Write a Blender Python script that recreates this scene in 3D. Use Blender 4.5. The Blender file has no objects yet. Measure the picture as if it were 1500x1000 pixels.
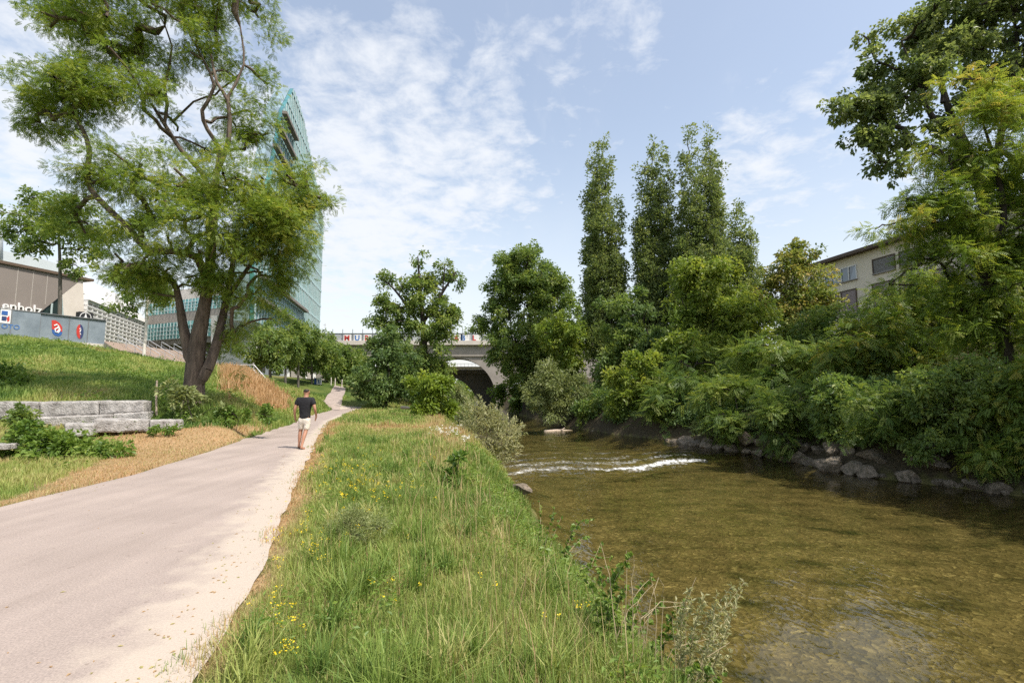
import bpy, bmesh, math, random
import numpy as np
from mathutils import Vector, Matrix

S = bpy.context.scene
COL = S.collection
R = math.radians
rng = np.random.default_rng(7)
random.seed(7)

# ------------------------------------------------------------------ camera
F = 750.0                      # focal length in photo pixels (18 mm on 36 mm)
CAMZ = 1.65
PITCH = math.atan(75.0 / F)
cam = bpy.data.cameras.new("camera")
cam.lens = 18.0
cam.sensor_width = 36.0
cam.clip_start = 0.05
cam.clip_end = 6000
co = bpy.data.objects.new("camera", cam)
COL.objects.link(co)
co.location = (0, 0, CAMZ)
co.rotation_euler = (math.pi / 2 + PITCH, 0, 0)
S.camera = co
cP, sP = math.cos(PITCH), math.sin(PITCH)


def ray(px, py):
    u, v = px - 750.0, 500.0 - py
    return np.array([u, F * cP - v * sP, F * sP + v * cP])


def at(px, py, Y):
    d = ray(px, py)
    k = Y / d[1]
    return np.array([d[0] * k, Y, CAMZ + d[2] * k])


def ground(px, py, z=0.0):
    d = ray(px, py)
    k = (z - CAMZ) / d[2]
    return np.array([d[0] * k, d[1] * k, z])


def norm(a):
    return a / np.maximum(np.linalg.norm(a, axis=-1, keepdims=True), 1e-9)


# ------------------------------------------------------------------ noise
def _hash(ix, iy, iz, seed):
    h = (ix.astype(np.int64) * 374761393 + iy.astype(np.int64) * 668265263 + iz.astype(np.int64) * 2147483647 + seed * 974711) & 0xFFFFFFFF
    h = ((h ^ (h >> 13)) * 1274126177) & 0xFFFFFFFF
    h = ((h ^ (h >> 16)) * 2246822519) & 0xFFFFFFFF
    return ((h ^ (h >> 15)) & 0xFFFFFF) / float(0xFFFFFF)


def vnoise(p, seed=0):
    p = np.asarray(p, float)
    if p.shape[-1] == 2:
        p = np.concatenate([p, np.zeros(p.shape[:-1] + (1,))], -1)
    i = np.floor(p)
    f = p - i
    f = f * f * (3 - 2 * f)
    x, y, z = i[..., 0], i[..., 1], i[..., 2]
    out = 0
    for dx in (0, 1):
        for dy in (0, 1):
            for dz in (0, 1):
                w = (f[..., 0] if dx else 1 - f[..., 0]) * (f[..., 1] if dy else 1 - f[..., 1]) * (f[..., 2] if dz else 1 - f[..., 2])
                out = out + w * _hash(x + dx, y + dy, z + dz, seed)
    return out


def fbm(p, seed=0, oct=3):
    p = np.asarray(p, float)
    a, t, s = 0.5, 0, 0
    for k in range(oct):
        t = t + a * vnoise(p * 2 ** k, seed + k)
        s += a
        a *= 0.5
    return t / s


# ------------------------------------------------------------------ mesh helpers
def mesh_from(name, V, faces_n, loops, attrs=None, smooth=False):
    """V (n,3); faces_n: array of vertices per face; loops: flat vertex indices."""
    me = bpy.data.meshes.new(name)
    V = np.asarray(V, np.float32)
    loops = np.asarray(loops, np.int32)
    faces_n = np.asarray(faces_n, np.int32)
    me.vertices.add(len(V))
    me.vertices.foreach_set("co", V.ravel())
    me.loops.add(len(loops))
    me.loops.foreach_set("vertex_index", loops)
    me.polygons.add(len(faces_n))
    st = np.zeros(len(faces_n), np.int32)
    st[1:] = np.cumsum(faces_n)[:-1]
    me.polygons.foreach_set("loop_start", st)
    me.polygons.foreach_set("loop_total", faces_n)
    me.polygons.foreach_set("use_smooth", np.full(len(faces_n), bool(smooth)))
    me.update(calc_edges=True)
    if attrs:
        for k, a in attrs.items():
            at_ = me.attributes.new(k, 'FLOAT', 'POINT')
            at_.data.foreach_set("value", np.asarray(a, np.float32))
    return me


def link(name, me, mat=None, parent=None):
    o = bpy.data.objects.new(name, me)
    COL.objects.link(o)
    if mat is not None and me is not None:
        me.materials.clear()
        me.materials.append(mat)
    if parent is not None:
        o.parent = parent
        o.matrix_parent_inverse = Matrix.Translation(-parent.location) if parent.rotation_euler[2] == 0 else parent.matrix_basis.inverted()
    return o


def tag(o, label=None, cat=None, group=None, kind=None):
    if label:
        o["label"] = label
    if cat:
        o["category"] = cat
    if group:
        o["group"] = group
    if kind:
        o["kind"] = kind
    return o


def empty(name, loc, label, cat, group=None):
    o = bpy.data.objects.new(name, None)
    COL.objects.link(o)
    o.location = tuple(float(v) for v in loc)
    o.empty_display_size = 0.3
    return tag(o, label, cat, group)


class MB:
    """collects simple shapes into one mesh"""

    def __init__(s):
        s.v, s.n, s.l = [], [], []
        s.c = 0

    def add(s, V, F_):
        V = np.asarray(V, float)
        s.v.append(V)
        for f in F_:
            s.n.append(len(f))
            s.l.extend([i + s.c for i in f])
        s.c += len(V)
        return s

    def box(s, p0, p1):
        (x0, y0, z0), (x1, y1, z1) = p0, p1
        x0, x1 = min(x0, x1), max(x0, x1)
        y0, y1 = min(y0, y1), max(y0, y1)
        z0, z1 = min(z0, z1), max(z0, z1)
        V = [(x0, y0, z0), (x1, y0, z0), (x1, y1, z0), (x0, y1, z0), (x0, y0, z1), (x1, y0, z1), (x1, y1, z1), (x0, y1, z1)]
        return s.add(V, [(3, 2, 1, 0), (4, 5, 6, 7), (0, 1, 5, 4), (1, 2, 6, 5), (2, 3, 7, 6), (3, 0, 4, 7)])

    def hexa(s, a, b, c, d, back):
        """front quad a,b,c,d and a back offset vector"""
        q = [np.asarray(t, float) for t in (a, b, c, d)]
        V = q + [t + back for t in q]
        return s.add(V, [(0, 1, 2, 3), (7, 6, 5, 4), (4, 5, 1, 0), (5, 6, 2, 1), (6, 7, 3, 2), (7, 4, 0, 3)])

    def slab(s, pts, back):
        pts = [np.asarray(t, float) for t in pts]
        n = len(pts)
        V = pts + [t + back for t in pts]
        F_ = [tuple(range(n)), tuple(range(2 * n - 1, n - 1, -1))]
        for i in range(n):
            j = (i + 1) % n
            F_.append((n + i, n + j, j, i))
        return s.add(V, F_)

    def tube(s, pts, rad, n=8, cap=True):
        pts = np.asarray(pts, float)
        rad = np.broadcast_to(np.asarray(rad, float), (len(pts),))
        V, F_ = [], []
        for i, p in enumerate(pts):
            t = pts[min(i + 1, len(pts) - 1)] - pts[max(i - 1, 0)]
            t = t / max(np.linalg.norm(t), 1e-9)
            a = np.cross(t, [0, 0, 1.0]) if abs(t[2]) < 0.95 else np.cross(t, [1.0, 0, 0])
            a /= np.linalg.norm(a)
            b = np.cross(t, a)
            for k in range(n):
                w = 2 * math.pi * k / n
                V.append(p + rad[i] * (math.cos(w) * a + math.sin(w) * b))
        for i in range(len(pts) - 1):
            for k in range(n):
                k2 = (k + 1) % n
                F_.append((i * n + k, i * n + k2, (i + 1) * n + k2, (i + 1) * n + k))
        if cap:
            F_.append(tuple(range(n - 1, -1, -1)))
            F_.append(tuple(range((len(pts) - 1) * n, len(pts) * n)))
        return s.add(V, F_)

    def build(s, name, mat, parent=None, smooth=False):
        me = mesh_from(name, np.concatenate(s.v), s.n, s.l, smooth=smooth)
        bm = bmesh.new()
        bm.from_mesh(me)
        bmesh.ops.recalc_face_normals(bm, faces=bm.faces)
        bm.to_mesh(me)
        bm.free()
        return link(name, me, mat, parent)


# ------------------------------------------------------------------ materials
def new_mat(name):
    m = bpy.data.materials.new(name)
    m.use_nodes = True
    nt = m.node_tree
    nt.nodes.clear()
    return m, nt


def N(nt, t, **kw):
    n = nt.nodes.new(t)
    for k, v in kw.items():
        if k.startswith("i_"):
            n.inputs[k[2:].replace("_", " ")].default_value = v
        else:
            setattr(n, k, v)
    return n


def L(nt, a, b):
    nt.links.new(a, b)


def ramp(nt, stops, interp='LINEAR'):
    n = nt.nodes.new("ShaderNodeValToRGB")
    n.color_ramp.interpolation = interp
    e = n.color_ramp.elements
    while len(e) < len(stops):
        e.new(0.5)
    for i, (p, c) in enumerate(stops):
        e[i].position = p
        e[i].color = (c[0], c[1], c[2], 1)
    return n


def mat_plain(name, c, rough=0.7, var=0.15, scale=3.0, bump=0.0, bscale=20.0, metal=0.0, spec=0.4, c2=None, stretch=None):
    m, nt = new_mat(name)
    out = N(nt, "ShaderNodeOutputMaterial")
    b = N(nt, "ShaderNodeBsdfPrincipled")
    b.inputs["Roughness"].default_value = rough
    b.inputs["Metallic"].default_value = metal
    b.inputs["Specular IOR Level"].default_value = spec
    tc = N(nt, "ShaderNodeTexCoord")
    mp = N(nt, "ShaderNodeMapping")
    if stretch:
        mp.inputs["Scale"].default_value = stretch
    L(nt, tc.outputs["Object"], mp.inputs["Vector"])
    ns = N(nt, "ShaderNodeTexNoise")
    ns.inputs["Scale"].default_value = scale
    ns.inputs["Detail"].default_value = 6
    ns.inputs["Roughness"].default_value = 0.65
    L(nt, mp.outputs[0], ns.inputs["Vector"])
    if c2 is None:
        c2 = tuple(x * (1 - var) for x in c)
        c = tuple(min(1, x * (1 + var)) for x in c)
    rp = ramp(nt, [(0.3, c2), (0.7, c)])
    L(nt, ns.outputs["Fac"], rp.inputs[0])
    L(nt, rp.outputs[0], b.inputs["Base Color"])
    if bump:
        n2 = N(nt, "ShaderNodeTexNoise")
        n2.inputs["Scale"].default_value = bscale
        n2.inputs["Detail"].default_value = 5
        L(nt, mp.outputs[0], n2.inputs["Vector"])
        bp = N(nt, "ShaderNodeBump")
        bp.inputs["Strength"].default_value = bump
        bp.inputs["Distance"].default_value = 0.05
        L(nt, n2.outputs["Fac"], bp.inputs["Height"])
        L(nt, bp.outputs[0], b.inputs["Normal"])
    L(nt, b.outputs[0], out.inputs[0])
    return m


def mat_leaf(name, stops, transl=0.35, rough=0.45, spec=0.35, tboost=(1.2, 1.18, 0.72)):
    m, nt = new_mat(name)
    out = N(nt, "ShaderNodeOutputMaterial")
    b = N(nt, "ShaderNodeBsdfPrincipled")
    b.inputs["Roughness"].default_value = rough
    b.inputs["Specular IOR Level"].default_value = spec
    a = N(nt, "ShaderNodeAttribute", attribute_name="tint")
    rp = ramp(nt, stops)
    L(nt, a.outputs["Fac"], rp.inputs[0])
    L(nt, rp.outputs[0], b.inputs["Base Color"])
    tr = N(nt, "ShaderNodeBsdfTranslucent")
    mul = N(nt, "ShaderNodeMix", data_type='RGBA', blend_type='MULTIPLY')
    mul.inputs[0].default_value = 1.0
    L(nt, rp.outputs[0], mul.inputs[6])
    mul.inputs[7].default_value = (tboost[0] * 1.3, tboost[1] * 1.3, tboost[2] * 1.3, 1)
    L(nt, mul.outputs[2], tr.inputs[0])
    mx = N(nt, "ShaderNodeMixShader")
    mx.inputs[0].default_value = transl
    L(nt, b.outputs[0], mx.inputs[1])
    L(nt, tr.outputs[0], mx.inputs[2])
    L(nt, mx.outputs[0], out.inputs[0])
    return m


M = {}
M["locust"] = mat_leaf("locust_leaf", [(0, (0.099, 0.171, 0.027)), (0.5, (0.206, 0.285, 0.042)), (0.85, (0.358, 0.383, 0.071)), (1, (0.449, 0.359, 0.105))], 0.42)
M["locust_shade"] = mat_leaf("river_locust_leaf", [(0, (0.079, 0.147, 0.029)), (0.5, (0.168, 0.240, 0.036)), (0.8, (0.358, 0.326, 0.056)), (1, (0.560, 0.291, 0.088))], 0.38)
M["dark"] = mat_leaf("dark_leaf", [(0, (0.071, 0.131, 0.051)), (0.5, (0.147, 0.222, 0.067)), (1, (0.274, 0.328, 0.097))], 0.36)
M["mid"] = mat_leaf("mid_leaf", [(0, (0.088, 0.157, 0.048)), (0.5, (0.188, 0.260, 0.067)), (1, (0.350, 0.374, 0.090))], 0.45)
M["bright"] = mat_leaf("bright_leaf", [(0, (0.106, 0.177, 0.032)), (0.5, (0.220, 0.288, 0.051)), (1, (0.370, 0.376, 0.073))], 0.45)
M["yellow"] = mat_leaf("yellow_leaf", [(0, (0.095, 0.163, 0.026)), (0.5, (0.200, 0.276, 0.037)), (1, (0.324, 0.377, 0.054))], 0.4)
M["poplar"] = mat_leaf("poplar_leaf", [(0, (0.093, 0.143, 0.054)), (0.5, (0.186, 0.237, 0.085)), (1, (0.370, 0.393, 0.167))], 0.45, rough=0.35)
M["willow"] = mat_leaf("willow_leaf", [(0, (0.132, 0.174, 0.060)), (0.5, (0.251, 0.290, 0.113)), (1, (0.397, 0.399, 0.185))], 0.3)
M["silver"] = mat_leaf("silver_leaf", [(0, (0.20, 0.22, 0.10)), (0.5, (0.36, 0.36, 0.19)), (1, (0.52, 0.48, 0.30))], 0.35)
M["sumac"] = mat_leaf("sumac_leaf", [(0, (0.070, 0.136, 0.033)), (0.5, (0.171, 0.243, 0.052)), (1, (0.309, 0.330, 0.063))], 0.45)
M["rust"] = mat_leaf("rust_leaf", [(0, (0.121, 0.193, 0.044)), (0.5, (0.283, 0.316, 0.077)), (1, (0.526, 0.385, 0.127))], 0.3)
M["bramble"] = mat_leaf("bramble_leaf", [(0, (0.057, 0.120, 0.022)), (0.5, (0.151, 0.240, 0.042)), (1, (0.277, 0.348, 0.077))], 0.38)
M["grass"] = mat_leaf("grass_blade", [(0, (0.085, 0.16, 0.036)), (0.35, (0.205, 0.285, 0.065)), (0.6, (0.345, 0.375, 0.115)), (0.80, (0.43, 0.37, 0.17)), (0.9, (0.42, 0.295, 0.165)), (1, (0.49, 0.32, 0.165))], 0.3, rough=0.5, spec=0.25, tboost=(1.1, 1.1, 0.7))
M["petal"] = mat_leaf("yellow_petal", [(0, (0.75, 0.55, 0.02)), (1, (0.85, 0.68, 0.03))], 0.2)
M["bark"] = mat_plain("bark", (0.19, 0.145, 0.11), 0.9, c2=(0.045, 0.034, 0.026), scale=9, bump=1.0, bscale=9, stretch=(1, 1, 0.18))
M["bark_dark"] = mat_plain("dark_bark", (0.075, 0.058, 0.045), 0.9, c2=(0.025, 0.02, 0.016), scale=5, bump=1.0, bscale=9, stretch=(1, 1, 0.2))
M["bark_grey"] = mat_plain("grey_bark", (0.16, 0.145, 0.12), 0.9, c2=(0.06, 0.055, 0.045), scale=5, bump=0.8, bscale=9, stretch=(1, 1, 0.25))
M["limewash"] = mat_plain("limewashed_bark", (0.78, 0.74, 0.66), 0.8, c2=(0.5, 0.46, 0.4), scale=3, bump=0.3)
M["dry_stem"] = mat_plain("dry_stem", (0.36, 0.29, 0.17), 0.8, var=0.3, scale=8)
M["granite"] = mat_plain("granite_block", (0.50, 0.48, 0.455), 0.9, c2=(0.20, 0.185, 0.17), scale=4.5, bump=1.0, bscale=22)
M["boulder"] = mat_plain("boulder_stone", (0.33, 0.265, 0.205), 0.9, c2=(0.06, 0.055, 0.032), scale=3.2, bump=1.0, bscale=14)
M["concrete"] = mat_plain("concrete", (0.37, 0.335, 0.295), 0.85, c2=(0.27, 0.245, 0.215), scale=0.6, bump=0.15, bscale=6)
M["concrete_light"] = mat_plain("pale_concrete", (0.66, 0.61, 0.55), 0.85, c2=(0.55, 0.50, 0.44), scale=0.5)
M["concrete_shade"] = mat_plain("shaded_concrete", (0.10, 0.09, 0.08), 0.9, var=0.3, scale=0.5)  # dark tone paints in the shade lying on the rear bridge
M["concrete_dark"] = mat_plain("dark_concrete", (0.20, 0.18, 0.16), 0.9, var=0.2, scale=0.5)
M["white_paint"] = mat_plain("white_paint", (0.78, 0.77, 0.75), 0.6, var=0.05, scale=0.5)
M["white_letter"] = mat_plain("white_letter", (0.8, 0.8, 0.8), 0.4, var=0.02)
M["metal"] = mat_plain("galvanised_metal", (0.52, 0.53, 0.54), 0.45, var=0.1, scale=4, metal=0.3)
M["taupe"] = mat_plain("taupe_panel", (0.235, 0.205, 0.185), 0.55, var=0.06, scale=0.4)
M["pale_roof"] = mat_plain("pale_roof_sheet", (0.55, 0.60, 0.62), 0.5, var=0.05, scale=0.3)
M["fence_sheet"] = mat_plain("fence_sheet", (0.27, 0.32, 0.36), 0.5, c2=(0.17, 0.21, 0.245), scale=0.9, metal=0.15)
M["fence_edge"] = mat_plain("fence_edge", (0.16, 0.17, 0.18), 0.6)
M["black_sign"] = mat_plain("black_sign", (0.025, 0.025, 0.028), 0.4)
M["red"] = mat_plain("red_paint", (0.50, 0.045, 0.035), 0.6, var=0.1)
M["blue"] = mat_plain("blue_paint", (0.035, 0.11, 0.34), 0.6, var=0.1)
M["navy"] = mat_plain("navy_paint", (0.03, 0.05, 0.14), 0.6, var=0.1)
M["graf_red"] = mat_plain("red_spray_paint", (0.50, 0.06, 0.05), 0.7, var=0.2)
M["graf_blue"] = mat_plain("blue_spray_paint", (0.05, 0.17, 0.45), 0.7, var=0.2)
M["cream"] = mat_plain("cream_render", (0.82, 0.73, 0.58), 0.85, var=0.05, scale=0.4)
M["eave"] = mat_plain("dark_eave", (0.12, 0.085, 0.06), 0.7)
M["blind"] = mat_plain("grey_blind", (0.30, 0.30, 0.30), 0.6, var=0.05, scale=0.5)
M["blind_mauve"] = mat_plain("mauve_blind", (0.40, 0.33, 0.33), 0.6, var=0.05, scale=0.5)
M["plank"] = mat_plain("stair_stone", (0.44, 0.36, 0.30), 0.8, var=0.12, scale=1.5)
M["skin"] = mat_plain("skin", (0.40, 0.205, 0.13), 0.5, var=0.05)
M["hair"] = mat_plain("dark_hair", (0.03, 0.02, 0.016), 0.6)
M["black_cloth"] = mat_plain("black_cloth", (0.014, 0.014, 0.017), 0.85, var=0.25, scale=9, bump=0.4, bscale=12)
M["beige_cloth"] = mat_plain("beige_cloth", (0.68, 0.62, 0.53), 0.85, var=0.08, scale=9, bump=0.4, bscale=12)
M["sandal"] = mat_plain("leather", (0.10, 0.06, 0.04), 0.6)
M["deadwood"] = mat_plain("dead_wood", (0.46, 0.37, 0.29), 0.9, var=0.25, scale=5, bump=0.5)


def mat_glass(name, c, rough=0.06, var=0.25, sc=(0.6, 0.6, 0.25), metal=0.0, spec=1.0):
    m, nt = new_mat(name)
    out = N(nt, "ShaderNodeOutputMaterial")
    b = N(nt, "ShaderNodeBsdfPrincipled")
    b.inputs["Roughness"].default_value = rough
    b.inputs["Metallic"].default_value = metal
    b.inputs["Specular IOR Level"].default_value = spec
    tc = N(nt, "ShaderNodeTexCoord")
    mp = N(nt, "ShaderNodeMapping")
    mp.inputs["Scale"].default_value = sc
    vo = N(nt, "ShaderNodeTexVoronoi", distance='CHEBYCHEV')
    vo.inputs["Scale"].default_value = 1.0
    L(nt, tc.outputs["Object"], mp.inputs[0])
    L(nt, mp.outputs[0], vo.inputs["Vector"])
    sep = N(nt, "ShaderNodeSeparateColor")
    L(nt, vo.outputs["Color"], sep.inputs[0])
    rp = ramp(nt, [(0, tuple(x * (1 - var) for x in c)), (1, tuple(min(1, x * (1 + var)) for x in c))])
    L(nt, sep.outputs[0], rp.inputs[0])
    L(nt, rp.outputs[0], b.inputs["Base Color"])
    L(nt, b.outputs[0], out.inputs[0])
    return m


M["green_glass"] = mat_glass("green_curtain_glass", (0.11, 0.33, 0.33), metal=0.45)
M["grey_glass"] = mat_glass("grey_curtain_glass", (0.30, 0.40, 0.44), metal=0.3)
M["dark_glass"] = mat_glass("dark_glass", (0.02, 0.035, 0.03))
M["window_glass"] = mat_glass("window_glass", (0.16, 0.19, 0.21), 0.03, metal=0.4)

# ------------------------------------------------------------------ world, sun
SUN_EL = R(57)
sun_h = np.array([0.80, -0.60])
sun_h /= np.linalg.norm(sun_h)
SUN = np.array([sun_h[0] * math.cos(SUN_EL), sun_h[1] * math.cos(SUN_EL), math.sin(SUN_EL)])
W = bpy.data.worlds.new("World")
S.world = W
W.use_nodes = True
nt = W.node_tree
nt.nodes.clear()
wo = N(nt, "ShaderNodeOutputWorld")
bg = N(nt, "ShaderNodeBackground")
bg.inputs["Strength"].default_value = 0.15
sky = N(nt, "ShaderNodeTexSky", sky_type='NISHITA')
sky.sun_disc = False
sky.sun_elevation = SUN_EL
sky.sun_rotation = math.atan2(SUN[0], SUN[1])
sky.air_density = 1.2
sky.dust_density = 1.8
sky.ozone_density = 1.3
tc = N(nt, "ShaderNodeTexCoord")
sepd = N(nt, "ShaderNodeSeparateXYZ")
L(nt, tc.outputs["Generated"], sepd.inputs[0])


def MA(op, a, b=None, c=None, clamp=False):
    n = N(nt, "ShaderNodeMath", operation=op)
    n.use_clamp = clamp
    for i, v in enumerate((a, b, c)):
        if v is None:
            continue
        if isinstance(v, (int, float)):
            n.inputs[i].default_value = v
        else:
            L(nt, v, n.inputs[i])
    return n.outputs[0]


zz = MA('ADD', MA('MAXIMUM', sepd.outputs[2], 0.0), 0.16)
cx = MA('DIVIDE', sepd.outputs[0], zz)
cy = MA('DIVIDE', sepd.outputs[1], zz)
cmb = N(nt, "ShaderNodeCombineXYZ")
L(nt, cx, cmb.inputs[0])
L(nt, cy, cmb.inputs[1])


def wnoise(scale, detail, rough=0.55, loc=(0, 0, 0), rot=0.0, sc=(1, 1, 1), dist=0.0):
    mp = N(nt, "ShaderNodeMapping")
    mp.inputs["Location"].default_value = loc
    mp.inputs["Rotation"].default_value = (0, 0, rot)
    mp.inputs["Scale"].default_value = sc
    L(nt, cmb.outputs[0], mp.inputs[0])
    n = N(nt, "ShaderNodeTexNoise")
    n.inputs["Scale"].default_value = scale
    n.inputs["Detail"].default_value = detail
    n.inputs["Roughness"].default_value = rough
    n.inputs["Distortion"].default_value = dist
    L(nt, mp.outputs[0], n.inputs["Vector"])
    return n.outputs["Fac"]


def wsmooth(v, a, b):
    n = N(nt, "ShaderNodeMapRange", interpolation_type='SMOOTHSTEP')
    n.inputs["From Min"].default_value = a
    n.inputs["From Max"].default_value = b
    L(nt, v, n.inputs["Value"])
    return n.outputs[0]


def lobe(px, py, a, b):
    d = ray(px, py)
    d = d / np.linalg.norm(d)
    vm = N(nt, "ShaderNodeVectorMath", operation='DOT_PRODUCT')
    nrm = N(nt, "ShaderNodeVectorMath", operation='NORMALIZE')
    L(nt, tc.outputs["Generated"], nrm.inputs[0])
    L(nt, nrm.outputs[0], vm.inputs[0])
    vm.inputs[1].default_value = tuple(float(x) for x in d)
    return wsmooth(vm.outputs["Value"], math.cos(R(a)), math.cos(R(b)))


puffs = wnoise(9.0, 6, 0.62, loc=(1.3, 0.4, 0), dist=0.25)
big = wnoise(1.6, 3, 0.5, loc=(4.1, 2.2, 0))
wisps = wnoise(2.4, 6, 0.62, loc=(0.2, 7.2, 0), rot=0.6, sc=(1.0, 0.28, 1), dist=0.4)
fine = wnoise(18, 4, 0.6)
l1 = lobe(610, 235, 19, 3)
l2 = lobe(0, 250, 26, 4)
l3 = lobe(1220, 260, 16, 3)
l4 = lobe(480, 320, 18, 3)
l5 = lobe(830, 70, 16, 3)
l6 = lobe(1130, 250, 12, 2)
mass = MA('MAXIMUM', MA('MAXIMUM', MA('MULTIPLY', l5, 0.14), MA('MULTIPLY', l6, 0.20)), MA('MAXIMUM', MA('MAXIMUM', MA('MULTIPLY', l1, 0.30), MA('MULTIPLY', l2, 0.26)), MA('MAXIMUM', MA('MULTIPLY', l3, 0.20), MA('MULTIPLY', l4, 0.30))))
dens = MA('ADD', MA('MULTIPLY_ADD', fine, 0.12, MA('MULTIPLY', puffs, 0.62)), MA('ADD', MA('MULTIPLY', big, 0.42), mass))
c_puff = MA('MULTIPLY', wsmooth(dens, 0.62, 0.98), 0.95)
c_wisp = MA('MULTIPLY', wsmooth(wisps, 0.42, 0.78), 0.50)
veil = MA('MULTIPLY_ADD', wsmooth(sepd.outputs[2], 0.50, -0.02), 0.52, 0.16)
cover = MA('MAXIMUM', c_puff, MA('MAXIMUM', c_wisp, veil))
cover = MA('MINIMUM', MA('ADD', cover, MA('MULTIPLY', MA('MULTIPLY', c_wisp, veil), 0.6)), 1.0)
mix = N(nt, "ShaderNodeMix", data_type='RGBA')
L(nt, cover, mix.inputs[0])
gain = N(nt, "ShaderNodeMix", data_type='RGBA', blend_type='MULTIPLY')
gain.inputs[0].default_value = 1.0
L(nt, sky.outputs[0], gain.inputs[6])
gain.inputs[7].default_value = (1.20, 1.07, 0.96, 1)
L(nt, gain.outputs[2], mix.inputs[6])
mix.inputs[7].default_value = (4.05, 4.2, 4.45, 1)
L(nt, mix.outputs[2], bg.inputs[0])
L(nt, bg.outputs[0], wo.inputs[0])

sl = bpy.data.lights.new("sun", 'SUN')
sl.energy = 3.5
sl.angle = R(0.53)
sl.color = (1.0, 0.945, 0.86)
so = bpy.data.objects.new("sun", sl)
COL.objects.link(so)
so.rotation_euler = Vector(tuple(SUN)).to_track_quat('Z', 'Y').to_euler()
so.location = (30, -30, 60)

S.view_settings.view_transform = 'Standard'
S.view_settings.look = 'None'
S.view_settings.exposure = 0.62
S.view_settings.gamma = 1.0
S.render.engine = 'CYCLES'
S.cycles.use_denoising = False
try:
    S.cycles.denoiser = 'OPENIMAGEDENOISE'
    S.cycles.denoising_prefilter = 'ACCURATE'
except Exception:
    pass
S.cycles.max_bounces = 7
S.cycles.diffuse_bounces = 4
S.cycles.transmission_bounces = 4
S.cycles.transparent_max_bounces = 12
S.cycles.caustics_reflective = False
S.cycles.caustics_refractive = False

# ------------------------------------------------------------------ terrain
WATER = -1.9
WLy = np.array([-60, 0, 4, 6.3, 9, 12.4, 16, 21.3, 31, 45, 66, 100, 130, 170, 320.])
WLx = np.array([7, 3.1, 2.5, 1.95, 1.35, 0.8, 0.4, -0.15, -2.4, -4.2, -7.5, -16, -23, -30, -50.])
WRy = np.array([-60, 0, 10, 17.5, 21.8, 28.6, 34.6, 41, 47, 60, 89, 130, 170, 320.])
WRx = np.array([24, 19.5, 18.8, 17.5, 15.5, 13.7, 11.5, 8.6, 6.2, 3.5, -0.5, -4, -9, -28.])
wl = lambda y: np.interp(y, WLy, WLx) + 0.25 * np.sin(np.asarray(y) * 0.9) * np.clip(np.asarray(y) / 20, 0, 1)
wr = lambda y: np.interp(y, WRy, WRx) + 0.3 * np.sin(np.asarray(y) * 0.7 + 1)
PLy = np.array([-30, 0, 7.3, 10.2, 13.75, 17, 21.7, 26.3, 33.4, 47.6, 54])
PLx = np.array([-6.5, -7.1, -7.3, -7.5, -8.25, -9.0, -10.1, -11.2, -13.4, -16.6, -18])
PRy = np.array([-30, 0, 3.35, 4.4, 5.8, 10.6, 14, 17.9, 30, 49.5, 54])
PRx = np.array([2.5, -1.2, -2.0, -2.24, -2.74, -4.4, -5.5, -6.9, -10.6, -14.9, -15.5])
pl = lambda y: np.interp(y, PLy, PLx)
pr = lambda y: np.interp(y, PRy, PRx)

CP = []
for y in (0, 4, 8, 12, 16, 20, 26, 34, 44, 52):
    CP += [(pl(y), y, 0.0), (pr(y), y, 0.0), (0.5 * (pl(y) + pr(y)), y, 0.0)]
for y in (-10, 0, 5, 10, 16, 24, 34, 46, 60):
    CP += [(wl(y) - 2.0, y, 0.0), (0.5 * (wl(y) - 2.0 + pr(min(y, 52))), y, 0.08)]


def cpp(px, py, Y):
    CP.append(tuple(at(px, py, Y)))


for t in [(20, 652, 15.5), (150, 634, 17.0), (262, 629, 18.0), (-200, 660, 14), (0, 587, 18.6), (140, 587, 19.6), (212, 588, 20.0), (-250, 585, 17),
          (0, 545, 27), (150, 550, 30), (-250, 540, 27), (-250, 488, 43), (0, 489, 43), (155, 512, 46), (208, 523, 46), (265, 538, 44), (300, 541, 42),
          (283, 580, 20), (330, 577, 22), (380, 604, 20.5), (345, 613, 18), (400, 618, 22), (320, 546, 36), (380, 563, 36), (420, 592, 33),
          (345, 540, 42), (400, 557, 48), (440, 573, 48), (450, 592, 42), (470, 577, 62), (495, 569.5, 66), (508, 571, 64), (530, 582, 58), (519, 592, 52),
          (250, 565, 26), (200, 540, 36), (100, 520, 36)]:
    cpp(*t)
CP += [(-15, -5, 0.0), (-30, 0, 0.6), (-40, -20, 1.0), (-55, 55, 6.6), (-45, 60, 5.2), (-34, 62, 4.0), (-28, 75, 3.6), (-30, 100, 3.2), (-70, 80, 7.2), (-70, 120, 7.0),
       (-26, 128, 2.8), (-60, 150, 5), (-10, 62, 0.0), (-12, 80, 0.3), (-18, 100, 0.6), (-30, 170, 2), (-45, 220, 2), (-110, 60, 7.5), (-110, 0, 4)]
for y in (-10, 5, 15, 22, 30, 38, 47, 60, 89, 130):
    CP += [(wr(y) + 3.2, y, 0.9), (wr(y) + 10, y, 2.6), (wr(y) + 26, y, 6.0), (wr(y) + 60, y, 7.0)]
CP = np.array(CP)
_d = np.linalg.norm(CP[:, None, :2] - CP[None, :, :2], axis=-1)
_A = np.zeros((len(CP) + 3, len(CP) + 3))
_A[:len(CP), :len(CP)] = _d - 0.9 * np.eye(len(CP)) * 1.0
_A[:len(CP), -3:] = np.c_[np.ones(len(CP)), CP[:, :2]]
_A[-3:, :len(CP)] = _A[:len(CP), -3:].T
_w = np.linalg.solve(_A, np.r_[CP[:, 2], 0, 0, 0])


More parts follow.
